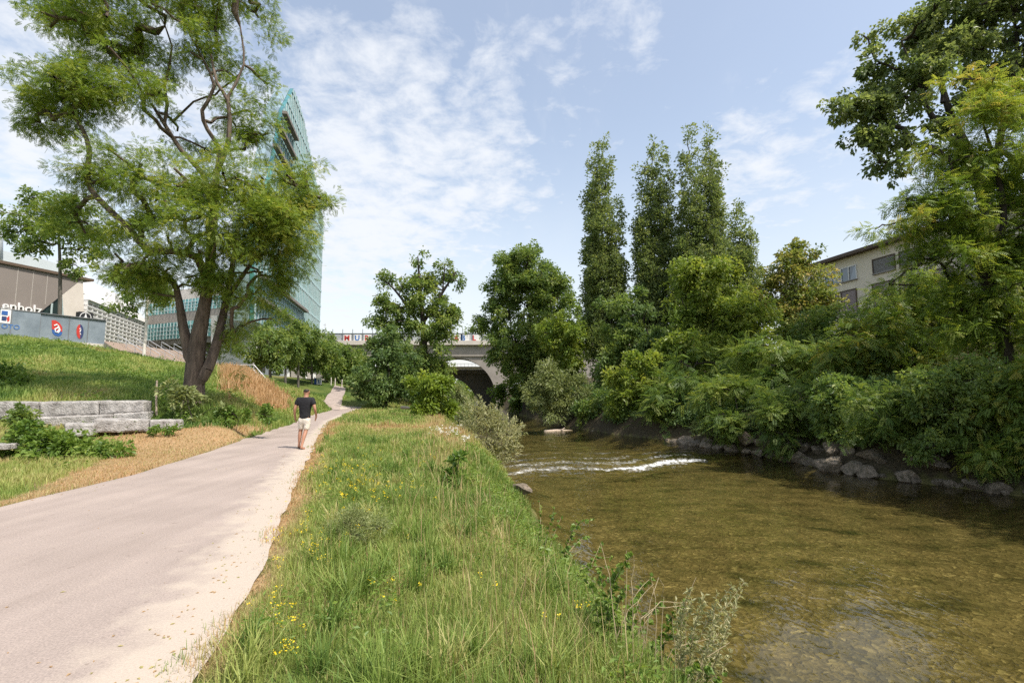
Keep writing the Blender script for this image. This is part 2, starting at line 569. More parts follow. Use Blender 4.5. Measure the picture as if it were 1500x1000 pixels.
def land(X, Y):
    X, Y = np.asarray(X, float), np.asarray(Y, float)
    P = np.stack([X.ravel(), Y.ravel()], -1)
    out = np.empty(len(P))
    for i in range(0, len(P), 20000):
        q = P[i:i + 20000]
        d = np.linalg.norm(q[:, None] - CP[None, :, :2], axis=-1)
        out[i:i + 20000] = d @ _w[:-3] + _w[-3] + q @ _w[-2:]
    out = out.reshape(X.shape)
    far = np.clip((np.maximum(np.abs(X) - 75, np.maximum(Y - 150, -25 - Y)) / 60), 0, 1)
    return out * (1 - far) + 3.0 * far


def hraw(X, Y):
    z = land(X, Y)
    inpath = np.clip(np.minimum(X - pl(Y), pr(Y) - X) / 0.8 + 1, 0, 1) * (Y < 50)
    z = z * (1 - inpath)
    nz = 0.07 * (fbm(np.stack([X, Y], -1) * 0.7, 3) - 0.5) * (1 - inpath)
    z = z + nz
    dl = wl(Y) - X
    dr = X - wr(Y)
    bank = WATER + np.maximum(dl * 1.0, dr * 0.95)
    soft = lambda a, b, k: -np.log(np.exp(-k * a) + np.exp(-k * b)) / k
    z2 = soft(np.clip(z, -3, 12), np.clip(bank, -4, 16), 5.0)
    z = np.where(bank > z + 2.5, z, z2)
    depth = np.clip(-np.maximum(dl, dr), 0, None)
    bed = WATER - np.minimum(0.55, depth * 0.30) - 0.02 + 0.10 * (fbm(np.stack([X, Y], -1) * 1.3, 9) - 0.5)
    return np.where(np.maximum(dl, dr) < 0, np.minimum(bed, WATER - 0.03), z)


def axis(lo, hi, step, far0, far1, g=1.18):
    a = list(np.arange(lo, hi + 1e-6, step))
    s, x = step, a[-1]
    while x < far1:
        s *= g
        x += s
        a.append(x)
    s, x = step, a[0]
    pre = []
    while x > far0:
        s *= g
        x -= s
        pre.append(x)
    return np.array(pre[::-1] + a)


GX = axis(-24, 22, 0.34, -2500, 2500)
GY = axis(-3, 66, 0.42, -1500, 3500)
XX, YY = np.meshgrid(GX, GY)
ZZ = hraw(XX, YY)


def H(X, Y):
    X, Y = np.asarray(X, float), np.asarray(Y, float)
    i = np.clip(np.searchsorted(GX, X) - 1, 0, len(GX) - 2)
    j = np.clip(np.searchsorted(GY, Y) - 1, 0, len(GY) - 2)
    u = (X - GX[i]) / (GX[i + 1] - GX[i])
    v = (Y - GY[j]) / (GY[j + 1] - GY[j])
    return (ZZ[j, i] * (1 - u) + ZZ[j, i + 1] * u) * (1 - v) + (ZZ[j + 1, i] * (1 - u) + ZZ[j + 1, i + 1] * u) * v


# masks
OR_PX = [(312, 545), (345, 539), (385, 560), (425, 588), (428, 602), (395, 601), (352, 588), (325, 575)]
PLATE = [(-25.2, 42.5)]


def in_poly_px(X, Y, Z, poly):
    """is the ground point inside a polygon traced in the photograph"""
    dx, dy, dz = X, Y, Z - CAMZ
    zc = dy * cP + dz * sP
    vv = -dy * sP + dz * cP
    px = 750 + F * dx / np.maximum(zc, 0.1)
    py = 500 - F * vv / np.maximum(zc, 0.1)
    ins = np.zeros(np.shape(X), bool)
    n = len(poly)
    for a in range(n):
        x0, y0 = poly[a]
        x1, y1 = poly[(a + 1) % n]
        c = ((y0 > py) != (y1 > py)) & (px < (x1 - x0) * (py - y0) / ((y1 - y0) or 1e-9) + x0)
        ins ^= c
    return ins & (Y > 1)


BROWN_PX = [(130, 640), (270, 628), (340, 622), (395, 628), (300, 664), (200, 694), (100, 716), (0, 742), (0, 735), (120, 690), (190, 650)]


def dryness(X, Y):
    Z = H(X, Y)
    j = (fbm(np.stack([X, Y], -1) * 0.9, 31) - 0.5) * 1.6
    d = 0.36 + 0.70 * (fbm(np.stack([X, Y], -1) * 0.42, 21) - 0.5) + 0.35 * (fbm(np.stack([X, Y], -1) * 1.6, 22) - 0.5)
    # river edge of the meadow is strawy, further along a worn patch
    me = (X > pr(Y)) & (X < wl(Y) + 0.5)
    e = np.abs(X - (wl(Y) - 2.3))
    d = d + np.where(me & (Y > 9) & (Y < 40), 0.40 * np.exp(-(e / 0.6) ** 2) * np.clip((Y - 9) / 8, 0, 1), 0)
    d = d + np.where(me & (Y > 17), 0.10, 0) + np.where(me & (Y > 20) & (Y < 25), 0.18, 0)
    ed = X - pr(Y)
    d = d + np.where(me & (Y < 30), 0.6 * np.exp(-(ed / (0.30 + 0.012 * Y)) ** 2), 0)
    d = d + np.where(X < pl(Y), -0.02 + 0.75 * (fbm(np.stack([X, Y], -1) * 0.28, 23) - 0.5), 0)
    ve = (X < pl(Y)) & (X > pl(Y) - 9) & (Y < 17.5)
    d = np.where(ve, 0.60 + 0.75 * (fbm(np.stack([X, Y], -1) * 0.8, 41) - 0.5) + 0.25 * np.exp(-((pl(Y) - X) / 0.25) ** 2), d)
    d = np.where(in_poly_px(X + 0.3 * j, Y, Z, BROWN_PX), 0.90 + 0.08 * j, d)
    d = np.where(in_poly_px(X + 0.6 * j, Y + 0.6 * j, Z, OR_PX), 0.98 + 0.03 * j, d)
    return np.clip(d, 0.02, 1)


# ground material
m, nt_ = new_mat("meadow_soil")
out = N(nt_, "ShaderNodeOutputMaterial")
b = N(nt_, "ShaderNodeBsdfPrincipled")
b.inputs["Roughness"].default_value = 0.95
b.inputs["Specular IOR Level"].default_value = 0.1
a1 = N(nt_, "ShaderNodeAttribute", attribute_name="dry")
a2 = N(nt_, "ShaderNodeAttribute", attribute_name="bed")
r1 = ramp(nt_, [(0, (0.045, 0.085, 0.018)), (0.45, (0.11, 0.14, 0.035)), (0.75, (0.27, 0.20, 0.10)), (1, (0.40, 0.26, 0.14))])
tco = N(nt_, "ShaderNodeTexCoord")
nz = N(nt_, "ShaderNodeTexNoise")
nz.inputs["Scale"].default_value = 9
nz.inputs["Detail"].default_value = 8
L(nt_, tco.outputs["Object"], nz.inputs["Vector"])
ad = N(nt_, "ShaderNodeMath", operation='MULTIPLY_ADD')
L(nt_, nz.outputs["Fac"], ad.inputs[0])
ad.inputs[1].default_value = 0.5
sb = N(nt_, "ShaderNodeMath", operation='SUBTRACT')
L(nt_, a1.outputs["Fac"], sb.inputs[0])
sb.inputs[1].default_value = 0.25
L(nt_, sb.outputs[0], ad.inputs[2])
L(nt_, ad.outputs[0], r1.inputs[0])
# pebbled river bed
v1 = N(nt_, "ShaderNodeTexVoronoi")
v1.inputs["Scale"].default_value = 13.0
mpb = N(nt_, "ShaderNodeMapping")
mpb.inputs["Scale"].default_value = (1, 1, 0.2)
L(nt_, tco.outputs["Object"], mpb.inputs[0])
nd_ = N(nt_, "ShaderNodeTexNoise")
nd_.inputs["Scale"].default_value = 4.0
nd_.inputs["Detail"].default_value = 3
L(nt_, tco.outputs["Object"], nd_.inputs["Vector"])
vm_ = N(nt_, "ShaderNodeVectorMath", operation='MULTIPLY_ADD')
L(nt_, nd_.outputs["Color"], vm_.inputs[0])
vm_.inputs[1].default_value = (0.35, 0.35, 0.1)
L(nt_, mpb.outputs[0], vm_.inputs[2])
L(nt_, vm_.outputs[0], v1.inputs["Vector"])
v1.inputs["Randomness"].default_value = 1.0
sc_ = N(nt_, "ShaderNodeSeparateColor")
L(nt_, v1.outputs["Color"], sc_.inputs[0])
rb = ramp(nt_, [(0, (0.108, 0.089, 0.043)), (0.45, (0.150, 0.123, 0.058)), (0.92, (0.205, 0.168, 0.085)), (0.985, (0.30, 0.25, 0.13))])
L(nt_, sc_.outputs[0], rb.inputs[0])
nw = N(nt_, "ShaderNodeTexNoise")
nw.inputs["Scale"].default_value = 0.9
nw.inputs["Detail"].default_value = 5
mpw = N(nt_, "ShaderNodeMapping")
mpw.inputs["Rotation"].default_value = (0, 0, R(20))
mpw.inputs["Scale"].default_value = (0.75, 1.3, 1)
L(nt_, tco.outputs["Object"], mpw.inputs[0])
L(nt_, mpw.outputs[0], nw.inputs["Vector"])
rw = ramp(nt_, [(0.28, (0.30, 0.36, 0.26)), (0.42, (0.78, 0.79, 0.68)), (0.62, (1.08, 1.06, 0.98))])
L(nt_, nw.outputs["Fac"], rw.inputs[0])
mb_ = N(nt_, "ShaderNodeMix", data_type='RGBA', blend_type='MULTIPLY')
mb_.inputs[0].default_value = 1
L(nt_, rb.outputs[0], mb_.inputs[6])
v2 = N(nt_, "ShaderNodeTexVoronoi")
v2.inputs["Scale"].default_value = 3.1
L(nt_, vm_.outputs[0], v2.inputs["Vector"])
sc2 = N(nt_, "ShaderNodeSeparateColor")
L(nt_, v2.outputs["Color"], sc2.inputs[0])
r2_ = ramp(nt_, [(0.0, (0.62, 0.64, 0.60)), (0.5, (0.95, 0.95, 0.92)), (1.0, (1.15, 1.12, 1.05))])
L(nt_, sc2.outputs[0], r2_.inputs[0])
m2_ = N(nt_, "ShaderNodeMix", data_type='RGBA', blend_type='MULTIPLY')
m2_.inputs[0].default_value = 0.5
L(nt_, rw.outputs[0], m2_.inputs[6])
L(nt_, r2_.outputs[0], m2_.inputs[7])
L(nt_, m2_.outputs[2], mb_.inputs[7])
mg = N(nt_, "ShaderNodeMix", data_type='RGBA')
L(nt_, a2.outputs["Fac"], mg.inputs[0])
a3 = N(nt_, "ShaderNodeAttribute", attribute_name="litter")
ml = N(nt_, "ShaderNodeMix", data_type='RGBA')
L(nt_, a3.outputs["Fac"], ml.inputs[0])
L(nt_, r1.outputs[0], ml.inputs[6])
rl = ramp(nt_, [(0.3, (0.035, 0.03, 0.018)), (0.7, (0.10, 0.08, 0.05))])
L(nt_, nz.outputs["Fac"], rl.inputs[0])
L(nt_, rl.outputs[0], ml.inputs[7])
L(nt_, ml.outputs[2], mg.inputs[6])
L(nt_, mb_.outputs[2], mg.inputs[7])
L(nt_, mg.outputs[2], b.inputs["Base Color"])
bp = N(nt_, "ShaderNodeBump")
bp.inputs["Strength"].default_value = 0.6
bp.inputs["Distance"].default_value = 0.06
L(nt_, v1.outputs["Distance"], bp.inputs["Height"])
L(nt_, bp.outputs[0], b.inputs["Normal"])
L(nt_, b.outputs[0], out.inputs[0])
M["ground"] = m


def grid_mesh(name, X, Y, Z, attrs=None, smooth=True):
    ny, nx = X.shape
    V = np.stack([X.ravel(), Y.ravel(), Z.ravel()], -1)
    i = np.arange(ny * nx).reshape(ny, nx)
    q = np.stack([i[:-1, :-1], i[:-1, 1:], i[1:, 1:], i[1:, :-1]], -1).reshape(-1, 4)
    return mesh_from(name, V, np.full(len(q), 4), q.ravel(), attrs, smooth)


bedmask = np.clip((WATER + 0.12 - ZZ) / 0.15, 0, 1)
rightbank = (XX - wr(YY) > 0)
dryG = dryness(XX, YY)
dryG = np.where(rightbank & (XX - wr(YY) < 30), 0.35, dryG)
g = link("ground", grid_mesh("ground", XX, YY, ZZ, {"dry": dryG.ravel(), "bed": bedmask.ravel(), "litter": (np.clip((XX - wr(YY) + 0.6) / 0.5, 0, 1) * (1 - bedmask)).ravel()}), M["ground"])
tag(g, "grassy river bank and gravelly river bed", None, None, "structure")

# path
m, nt_ = new_mat("path_asphalt")
out = N(nt_, "ShaderNodeOutputMaterial")
b = N(nt_, "ShaderNodeBsdfPrincipled")
b.inputs["Roughness"].default_value = 0.9
b.inputs["Specular IOR Level"].default_value = 0.2
tco = N(nt_, "ShaderNodeTexCoord")
n1 = N(nt_, "ShaderNodeTexNoise")
n1.inputs["Scale"].default_value = 0.8
n1.inputs["Detail"].default_value = 7
n2 = N(nt_, "ShaderNodeTexNoise")
n2.inputs["Scale"].default_value = 70
n2.inputs["Detail"].default_value = 3
n3 = N(nt_, "ShaderNodeTexVoronoi")
n3.inputs["Scale"].default_value = 55
for n_ in (n1, n2, n3):
    L(nt_, tco.outputs["Object"], n_.inputs["Vector"])
rA = ramp(nt_, [(0.3, (0.325, 0.270, 0.236)), (0.7, (0.395, 0.330, 0.290))])
L(nt_, n1.outputs["Fac"], rA.inputs[0])
rB = ramp(nt_, [(0.35, (0.80, 0.80, 0.80)), (0.65, (1.1, 1.09, 1.08))])
L(nt_, n2.outputs["Fac"], rB.inputs[0])
mu = N(nt_, "ShaderNodeMix", data_type='RGBA', blend_type='MULTIPLY')
mu.inputs[0].default_value = 1
L(nt_, rA.outputs[0], mu.inputs[6])
L(nt_, rB.outputs[0], mu.inputs[7])
ae = N(nt_, "ShaderNodeAttribute", attribute_name="verge")
n4 = N(nt_, "ShaderNodeTexNoise")
n4.inputs["Scale"].default_value = 3.5
n4.inputs["Detail"].default_value = 6
L(nt_, tco.outputs["Object"], n4.inputs["Vector"])
ma = N(nt_, "ShaderNodeMath", operation='MULTIPLY_ADD')
L(nt_, n4.outputs["Fac"], ma.inputs[0])
ma.inputs[1].default_value = 1.25
L(nt_, ae.outputs["Fac"], ma.inputs[2])
rV = ramp(nt_, [(0.0, (0, 0, 0)), (1.0, (1, 1, 1))])
mr_ = N(nt_, "ShaderNodeMapRange")
mr_.inputs["From Min"].default_value = 0.80
mr_.inputs["From Max"].default_value = 1.30
L(nt_, ma.outputs[0], mr_.inputs["Value"])
L(nt_, mr_.outputs[0], rV.inputs[0])
mv = N(nt_, "ShaderNodeMix", data_type='RGBA')
L(nt_, rV.outputs[0], mv.inputs[0])
mpx = N(nt_, "ShaderNodeMapping")
mpx.inputs["Rotation"].default_value = (0, 0, R(-17))
mpx.inputs["Scale"].default_value = (2.6, 0.22, 1)
L(nt_, tco.outputs["Object"], mpx.inputs[0])
n5 = N(nt_, "ShaderNodeTexNoise")
n5.inputs["Scale"].default_value = 1.0
n5.inputs["Detail"].default_value = 5
L(nt_, mpx.outputs[0], n5.inputs["Vector"])
r5 = ramp(nt_, [(0.32, (0.90, 0.895, 0.89)), (0.5, (0.98, 0.98, 0.98)), (0.7, (1.06, 1.06, 1.05))])
L(nt_, n5.outputs["Fac"], r5.inputs[0])
n6 = N(nt_, "ShaderNodeTexNoise")
n6.inputs["Scale"].default_value = 14.0
n6.inputs["Detail"].default_value = 2
L(nt_, tco.outputs["Object"], n6.inputs["Vector"])
r6 = ramp(nt_, [(0.24, (0.72, 0.70, 0.68)), (0.30, (1, 1, 1))])
L(nt_, n6.outputs["Fac"], r6.inputs[0])
m5 = N(nt_, "ShaderNodeMix", data_type='RGBA', blend_type='MULTIPLY')
m5.inputs[0].default_value = 1
L(nt_, r5.outputs[0], m5.inputs[6])
L(nt_, r6.outputs[0], m5.inputs[7])
m6 = N(nt_, "ShaderNodeMix", data_type='RGBA', blend_type='MULTIPLY')
m6.inputs[0].default_value = 1
L(nt_, mu.outputs[2], m6.inputs[6])
L(nt_, m5.outputs[2], m6.inputs[7])
L(nt_, m6.outputs[2], mv.inputs[6])
rG = ramp(nt_, [(0.2, (0.39, 0.33, 0.27)), (0.8, (0.50, 0.43, 0.355))])
L(nt_, n2.outputs["Fac"], rG.inputs[0])
L(nt_, rG.outputs[0], mv.inputs[7])
L(nt_, mv.outputs[2], b.inputs["Base Color"])
bp = N(nt_, "ShaderNodeBump")
bp.inputs["Strength"].default_value = 0.25
bp.inputs["Distance"].default_value = 0.01
L(nt_, n2.outputs["Fac"], bp.inputs["Height"])
L(nt_, bp.outputs[0], b.inputs["Normal"])
L(nt_, b.outputs[0], out.inputs[0])
M["path"] = m

ys = np.arange(-8, 53, 0.3)
us = np.linspace(0, 1, 22)
YP = np.repeat(ys[:, None], len(us), 1)
jl = 0.10 * (fbm(np.stack([ys, ys * 0], -1) * 1.1, 51) - 0.5)
jr = 0.15 * (fbm(np.stack([ys, ys * 0], -1) * 1.3, 52) - 0.5) + 0.10 * (fbm(np.stack([ys, ys * 0], -1) * 5.0, 53) - 0.5)
XP = (pl(YP) + jl[:, None]) * (1 - us) + (pr(YP) + jr[:, None] + 0.12) * us
dedge = (pr(YP) - XP)
verge = np.clip(1 - dedge / np.interp(YP, [0, 5, 12, 25], [0.95, 0.88, 0.7, 0.5]), 0, 1)
ZP = H(XP, YP) + 0.03
p = link("path", grid_mesh("path", XP, YP, ZP, {"verge": verge.ravel()}), M["path"])
tag(p, "pale asphalt footpath with a gravel edge", None, None, "structure")
# side ramp
A0, B0 = at(484, 601, 49.0), at(497, 569.5, 66)
ts = np.linspace(-0.06, 1.25, 50)
TT, UU = np.meshgrid(ts, np.linspace(-1, 1, 9), indexing='ij')
XR_ = A0[0] * (1 - TT) + B0[0] * TT + UU * 0.85
YR_ = A0[1] * (1 - TT) + B0[1] * TT
p = link("ramp_path", grid_mesh("ramp_path", XR_, YR_, H(XR_, YR_) + 0.06, {"verge": np.zeros(XR_.size)}), M["path"])
tag(p, "pale path branching uphill to the bridge", None, None, "structure")
ts = np.linspace(0, 1, 40)
TT, UU = np.meshgrid(ts, np.linspace(-1, 1, 7), indexing='ij')
XR_ = -16.8 + 9.5 * TT
YR_ = 50.8 + 7 * TT ** 1.5 + UU * 0.9
p = link("river_path", grid_mesh("river_path", XR_, YR_, H(XR_, YR_) + 0.05, {"verge": np.ones(XR_.size)}), M["path"])
tag(p, "narrow gravel path bending towards the river", None, None, "structure")

# ------------------------------------------------------------------ water
m, nt_ = new_mat("river_water")
out = N(nt_, "ShaderNodeOutputMaterial")
tco = N(nt_, "ShaderNodeTexCoord")


def wv(scale, rot, sc, det):
    mp = N(nt_, "ShaderNodeMapping")
    mp.inputs["Rotation"].default_value = (0, 0, R(rot))
    mp.inputs["Scale"].default_value = sc
    L(nt_, tco.outputs["Object"], mp.inputs[0])
    n = N(nt_, "ShaderNodeTexNoise")
    n.inputs["Scale"].default_value = scale
    n.inputs["Detail"].default_value = det
    n.inputs["Roughness"].default_value = 0.5
    n.inputs["Distortion"].default_value = 0.5
    L(nt_, mp.outputs[0], n.inputs["Vector"])
    return n.outputs["Fac"]


w1 = wv(3.2, 25, (1, 0.55, 1), 2)
w2 = wv(0.9, 15, (1, 0.6, 1), 1)
w3 = wv(9.0, 25, (1, 0.5, 1), 1)
s1 = N(nt_, "ShaderNodeMath", operation='MULTIPLY_ADD')
L(nt_, w2, s1.inputs[0])
s1.inputs[1].default_value = 1.6
L(nt_, w1, s1.inputs[2])
s2 = N(nt_, "ShaderNodeMath", operation='MULTIPLY_ADD')
L(nt_, w3, s2.inputs[0])
s2.inputs[1].default_value = 0.3
L(nt_, s1.outputs[0], s2.inputs[2])
fa = N(nt_, "ShaderNodeAttribute", attribute_name="foam")
ro = N(nt_, "ShaderNodeAttribute", attribute_name="rough")
bp = N(nt_, "ShaderNodeBump")
bp.inputs["Distance"].default_value = 0.05
L(nt_, ro.outputs["Fac"], bp.inputs["Strength"])
L(nt_, s2.outputs[0], bp.inputs["Height"])
fr = N(nt_, "ShaderNodeFresnel")
fr.inputs["IOR"].default_value = 1.33
L(nt_, bp.outputs[0], fr.inputs["Normal"])
gl = N(nt_, "ShaderNodeBsdfGlossy")
gl.inputs["Roughness"].default_value = 0.03
L(nt_, bp.outputs[0], gl.inputs["Normal"])
tp = N(nt_, "ShaderNodeBsdfTransparent")
tp.inputs[0].default_value = (0.85, 0.84, 0.69, 1)
mx = N(nt_, "ShaderNodeMixShader")
L(nt_, fr.outputs[0], mx.inputs[0])
L(nt_, tp.outputs[0], mx.inputs[1])
L(nt_, gl.outputs[0], mx.inputs[2])
fd = N(nt_, "ShaderNodeBsdfDiffuse")
fd.inputs[0].default_value = (0.82, 0.83, 0.82, 1)
fn = wv(3.4, -15, (1.6, 1.0, 1), 9)
fm = N(nt_, "ShaderNodeMath", operation='MULTIPLY')
L(nt_, fa.outputs["Fac"], fm.inputs[0])
L(nt_, fn, fm.inputs[1])
fr2 = N(nt_, "ShaderNodeMapRange", interpolation_type='SMOOTHSTEP')
fr2.inputs["From Min"].default_value = 0.28
fr2.inputs["From Max"].default_value = 0.72
L(nt_, fm.outputs[0], fr2.inputs["Value"])
ffn = wv(16, 0, (1, 1.6, 1), 4)
ffr = N(nt_, "ShaderNodeMapRange", interpolation_type='SMOOTHSTEP')
ffr.inputs["From Min"].default_value = 0.36
ffr.inputs["From Max"].default_value = 0.60
L(nt_, ffn, ffr.inputs["Value"])
fmm = N(nt_, "ShaderNodeMath", operation='MULTIPLY')
L(nt_, fr2.outputs[0], fmm.inputs[0])
L(nt_, ffr.outputs[0], fmm.inputs[1])
fpw = N(nt_, "ShaderNodeMath", operation='MAXIMUM')
pw3 = N(nt_, "ShaderNodeMath", operation='POWER')
L(nt_, fr2.outputs[0], pw3.inputs[0])
pw3.inputs[1].default_value = 4.0
L(nt_, pw3.outputs[0], fpw.inputs[0])
L(nt_, fmm.outputs[0], fpw.inputs[1])
f85 = N(nt_, "ShaderNodeMath", operation='MULTIPLY')
L(nt_, fpw.outputs[0], f85.inputs[0])
f85.inputs[1].default_value = 0.85
mf = N(nt_, "ShaderNodeMixShader")
L(nt_, f85.outputs[0], mf.inputs[0])
L(nt_, mx.outputs[0], mf.inputs[1])
L(nt_, fd.outputs[0], mf.inputs[2])
L(nt_, mf.outputs[0], out.inputs[0])
M["water"] = m
ys = np.concatenate([np.arange(-30, 18, 1.0), np.arange(18, 32, 0.12), np.arange(32, 60, 0.5), np.arange(60, 320, 4.0)])
us = np.linspace(0, 1, 130)
YW = np.repeat(ys[:, None], len(us), 1)
XW = (wl(YW) - 0.9) * (1 - us) + (wr(YW) + 0.9) * us
Yr = 23.0 + 0.44 * XW + 0.6 * np.sin(XW * 0.9) + 1.1 * (fbm(np.stack([XW, YW * 0.3], -1) * 0.5, 61) - 0.5)
t = YW - Yr
step = 0.20 / (1 + np.exp(-t / 0.35))
turb = np.exp(-((t + 0.9) / 1.3) ** 2) + 0.35 * (t > 0) * np.exp(-t / 9.0)
ZW = WATER + step + 0.26 * turb * (fbm(np.stack([XW * 1.6, YW * 2.2], -1), 62) - 0.5) * np.clip((11.5 - XW) / 2, 0.1, 1)
foam = (np.exp(-((t + 0.30) / 0.34) ** 2) * 1.0 + 0.92 * np.exp(-((t - 0.8) / 0.6) ** 2) + 0.80 * np.exp(-((t - 2.4) / 0.9) ** 2) + 0.7 * np.exp(-((t - 4.5) / 0.9) ** 2) + 1.0 * np.exp(-((t + 0.8) / 0.7) ** 2) * np.clip((XW - 3) / 3, 0.2, 1)) * np.clip((10.8 - XW) / 1.5, 0, 1) * (0.55 + 0.55 * fbm(np.stack([XW, YW * 0], -1) * 0.9, 63))
roughA = np.where(t > -0.5, 0.50 + 0.4 * np.exp(-np.abs(t) / 3.0), 0.26 + 0.4 * np.exp((t + 0.5) / 3.0))
wobj = link("water", grid_mesh("water", XW, YW, ZW, {"foam": foam.ravel(), "rough": roughA.ravel()}), M["water"])
tag(wobj, "clear shallow brown river with a small foaming riffle", None, None, "structure")


# ------------------------------------------------------------------ foliage
def frames(D, rnd, updir=0.6, upz=1.0):
    """leaf normal orthogonal to axis D, biased up"""
    n = norm(rnd.normal(size=D.shape) * (1 - updir) + np.array([0, 0, upz]) * updir)
    n = norm(n - D * np.sum(n * D, -1, keepdims=True))
    s = np.cross(D, n)
    return n, s


TPL = {}
TPL["broad"] = (np.array([(0, 0, 0), (0.42, 0.5, 0.10), (1, 0, 0.0), (0.42, -0.5, 0.10)]), [(0, 1, 2, 3)])
TPL["narrow"] = TPL["broad"]
_v, _f = [], []
for k in range(6):
    x = 0.12 + 0.15 * k
    wdt = 0.5 * (1 - 0.35 * abs(k - 2.2) / 3)
    for sgn in (1, -1):
        i = len(_v)
        _v += [(x, 0, 0), (x + 0.085, sgn * wdt * 0.45, 0.02), (x + 0.07, sgn * wdt, -0.03), (x - 0.035, sgn * wdt * 0.55, 0.02)]
        _f.append((i, i + 1, i + 2, i + 3))
TPL["pinnate"] = (np.array(_v), _f)
_v, _f = [], []
for k in range(5):
    a = (k - 2) * 0.62
    i = len(_v)
    ca, sa = math.cos(a), math.sin(a)
    for (x, y) in ((0, 0), (0.45, 0.17), (1 - 0.08 * abs(k - 2), 0), (0.45, -0.17)):
        _v.append((x * ca - y * sa, x * sa + y * ca, 0.06 * (k % 2)))
    _f.append((i, i + 1, i + 2, i + 3))
TPL["palmate"] = (np.array(_v), _f)


def leaves_mesh(name, P, D, Nn, Sd, ln, wd, tint, kind):
    tv, tf = TPL[kind]
    k = len(tv)
    n = len(P)
    ln = np.broadcast_to(ln, (n,))
    wd = np.broadcast_to(wd, (n,))
    V = (P[:, None, :] + D[:, None, :] * (tv[None, :, 0:1] * ln[:, None, None]) + Sd[:, None, :] * (tv[None, :, 1:2] * wd[:, None, None])
         + Nn[:, None, :] * (tv[None, :, 2:3] * ln[:, None, None]))
    # droop along the leaf
    V[:, :, 2] -= (tv[None, :, 0] ** 2) * ln[:, None] * 0.18
    fa = np.array(tf)
    loops = (fa[None] + (np.arange(n) * k)[:, None, None]).reshape(-1)
    return mesh_from(name, V.reshape(-1, 3), np.full(n * len(tf), 4), loops, {"tint": np.repeat(tint, k)})


def sprays(blobs, Y, k, rnd, gap=0.36, gscale=0.9, shell=0.45, min_n=4, clump=7):
    """anchors inside the blobs, thinned by noise so gaps open in the crown"""
    A, O, T = [], [], []
    sc = Y / F
    for bl in blobs:
        px, py, rx, ry = bl[:4]
        dY = bl[4] if len(bl) > 4 else 0.0
        kk = bl[5] if len(bl) > 5 else 1.0
        tb = bl[6] if len(bl) > 6 else 0.0
        c = at(px, py, Y + dY)
        s2 = (Y + dY) / F
        rad = np.array([rx * s2, max(rx, ry) * 0.85 * s2, ry * s2])
        n = max(min_n, int(k * kk * rx * ry))
        ncl = max(3, n // clump) if clump else n
        v = norm(rnd.normal(size=(ncl, 3)))
        r = rnd.random(ncl) ** shell
        p = c + v * rad * r[:, None]
        if clump:
            ii = rnd.integers(0, ncl, n)
            p = p[ii] + rnd.normal(size=(n, 3)) * (np.sqrt(rad[0] * rad[2]) * (0.17 if n > 12 else 0.25)) * np.array([1.15, 1.15, 0.55])
            v, r = norm(v[ii] + rnd.normal(size=(n, 3)) * 0.35), r[ii]
        A.append(p)
        O.append(norm(v / np.maximum(rad / rad.mean(), 0.3) * (0.3 + r[:, None])))
        T.append(np.full(n, tb))
    A, O, T = np.concatenate(A), np.concatenate(O), np.concatenate(T)
    q = fbm(A / (sc * 45.0 * gscale), 5 + int(Y * 7) % 50, 2)
    keep = q > gap
    return A[keep], O[keep], T[keep]


def crown(name, blobs, Y, mat, parent, rnd, kind="broad", k=0.022, m=60, Lpx=22, lpx=4.6, asp=0.55, up=0.1, droop=0.15, gap=0.36, shell=0.45,
          updir=0.55, gscale=0.9, flat=1.0, tvar=0.5, zmin=None, clump=7):
    A, O, T = sprays(blobs, Y, k * 1.45, rnd, gap - 0.04, gscale, shell, clump=clump)
    sc = Y / F
    n = len(A)
    t = norm(O * 0.9 + rnd.normal(size=(n, 3)) * 0.45 + np.array([0, 0, up - droop]))
    Ls = Lpx * sc * (0.6 + 0.8 * rnd.random(n))
    idx = np.repeat(np.arange(n), m)
    tot = len(idx)
    s = rnd.random(tot)
    side = rnd.normal(size=(tot, 3))
    side -= t[idx] * np.sum(side * t[idx], -1, keepdims=True)
    side[:, 2] *= flat
    taper = np.sin(np.pi * np.clip(0.15 + 0.85 * s, 0, 1)) ** 0.7
    P = A[idx] + t[idx] * (s * Ls[idx])[:, None] + side * (0.26 * Ls[idx] * taper)[:, None]
    P[:, 2] -= droop * (s ** 2) * Ls[idx] * 0.8
    D = norm(t[idx] * 0.55 + norm(side) * 0.8 + rnd.normal(size=(tot, 3)) * 0.35 + np.array([0, 0, up * 0.4 - droop * 0.8]))
    Nn, Sd = frames(D, rnd, updir)
    ln = lpx * sc * (0.65 + 0.7 * rnd.random(tot))
    tint = np.clip(0.42 + tvar * (rnd.random(n)[idx] - 0.5) + 0.35 * (rnd.random(tot) - 0.5) + T[idx], 0, 1)
    if zmin is not None:
        kp = P[:, 2] > zmin + 0.05 * rnd.random(tot)
        P, D, Nn, Sd, ln, tint = P[kp], D[kp], Nn[kp], Sd[kp], ln[kp], tint[kp]
    me = leaves_mesh(name, P, D, Nn, Sd, ln, ln * asp, tint, kind)
    return link(name, me, mat, parent), A


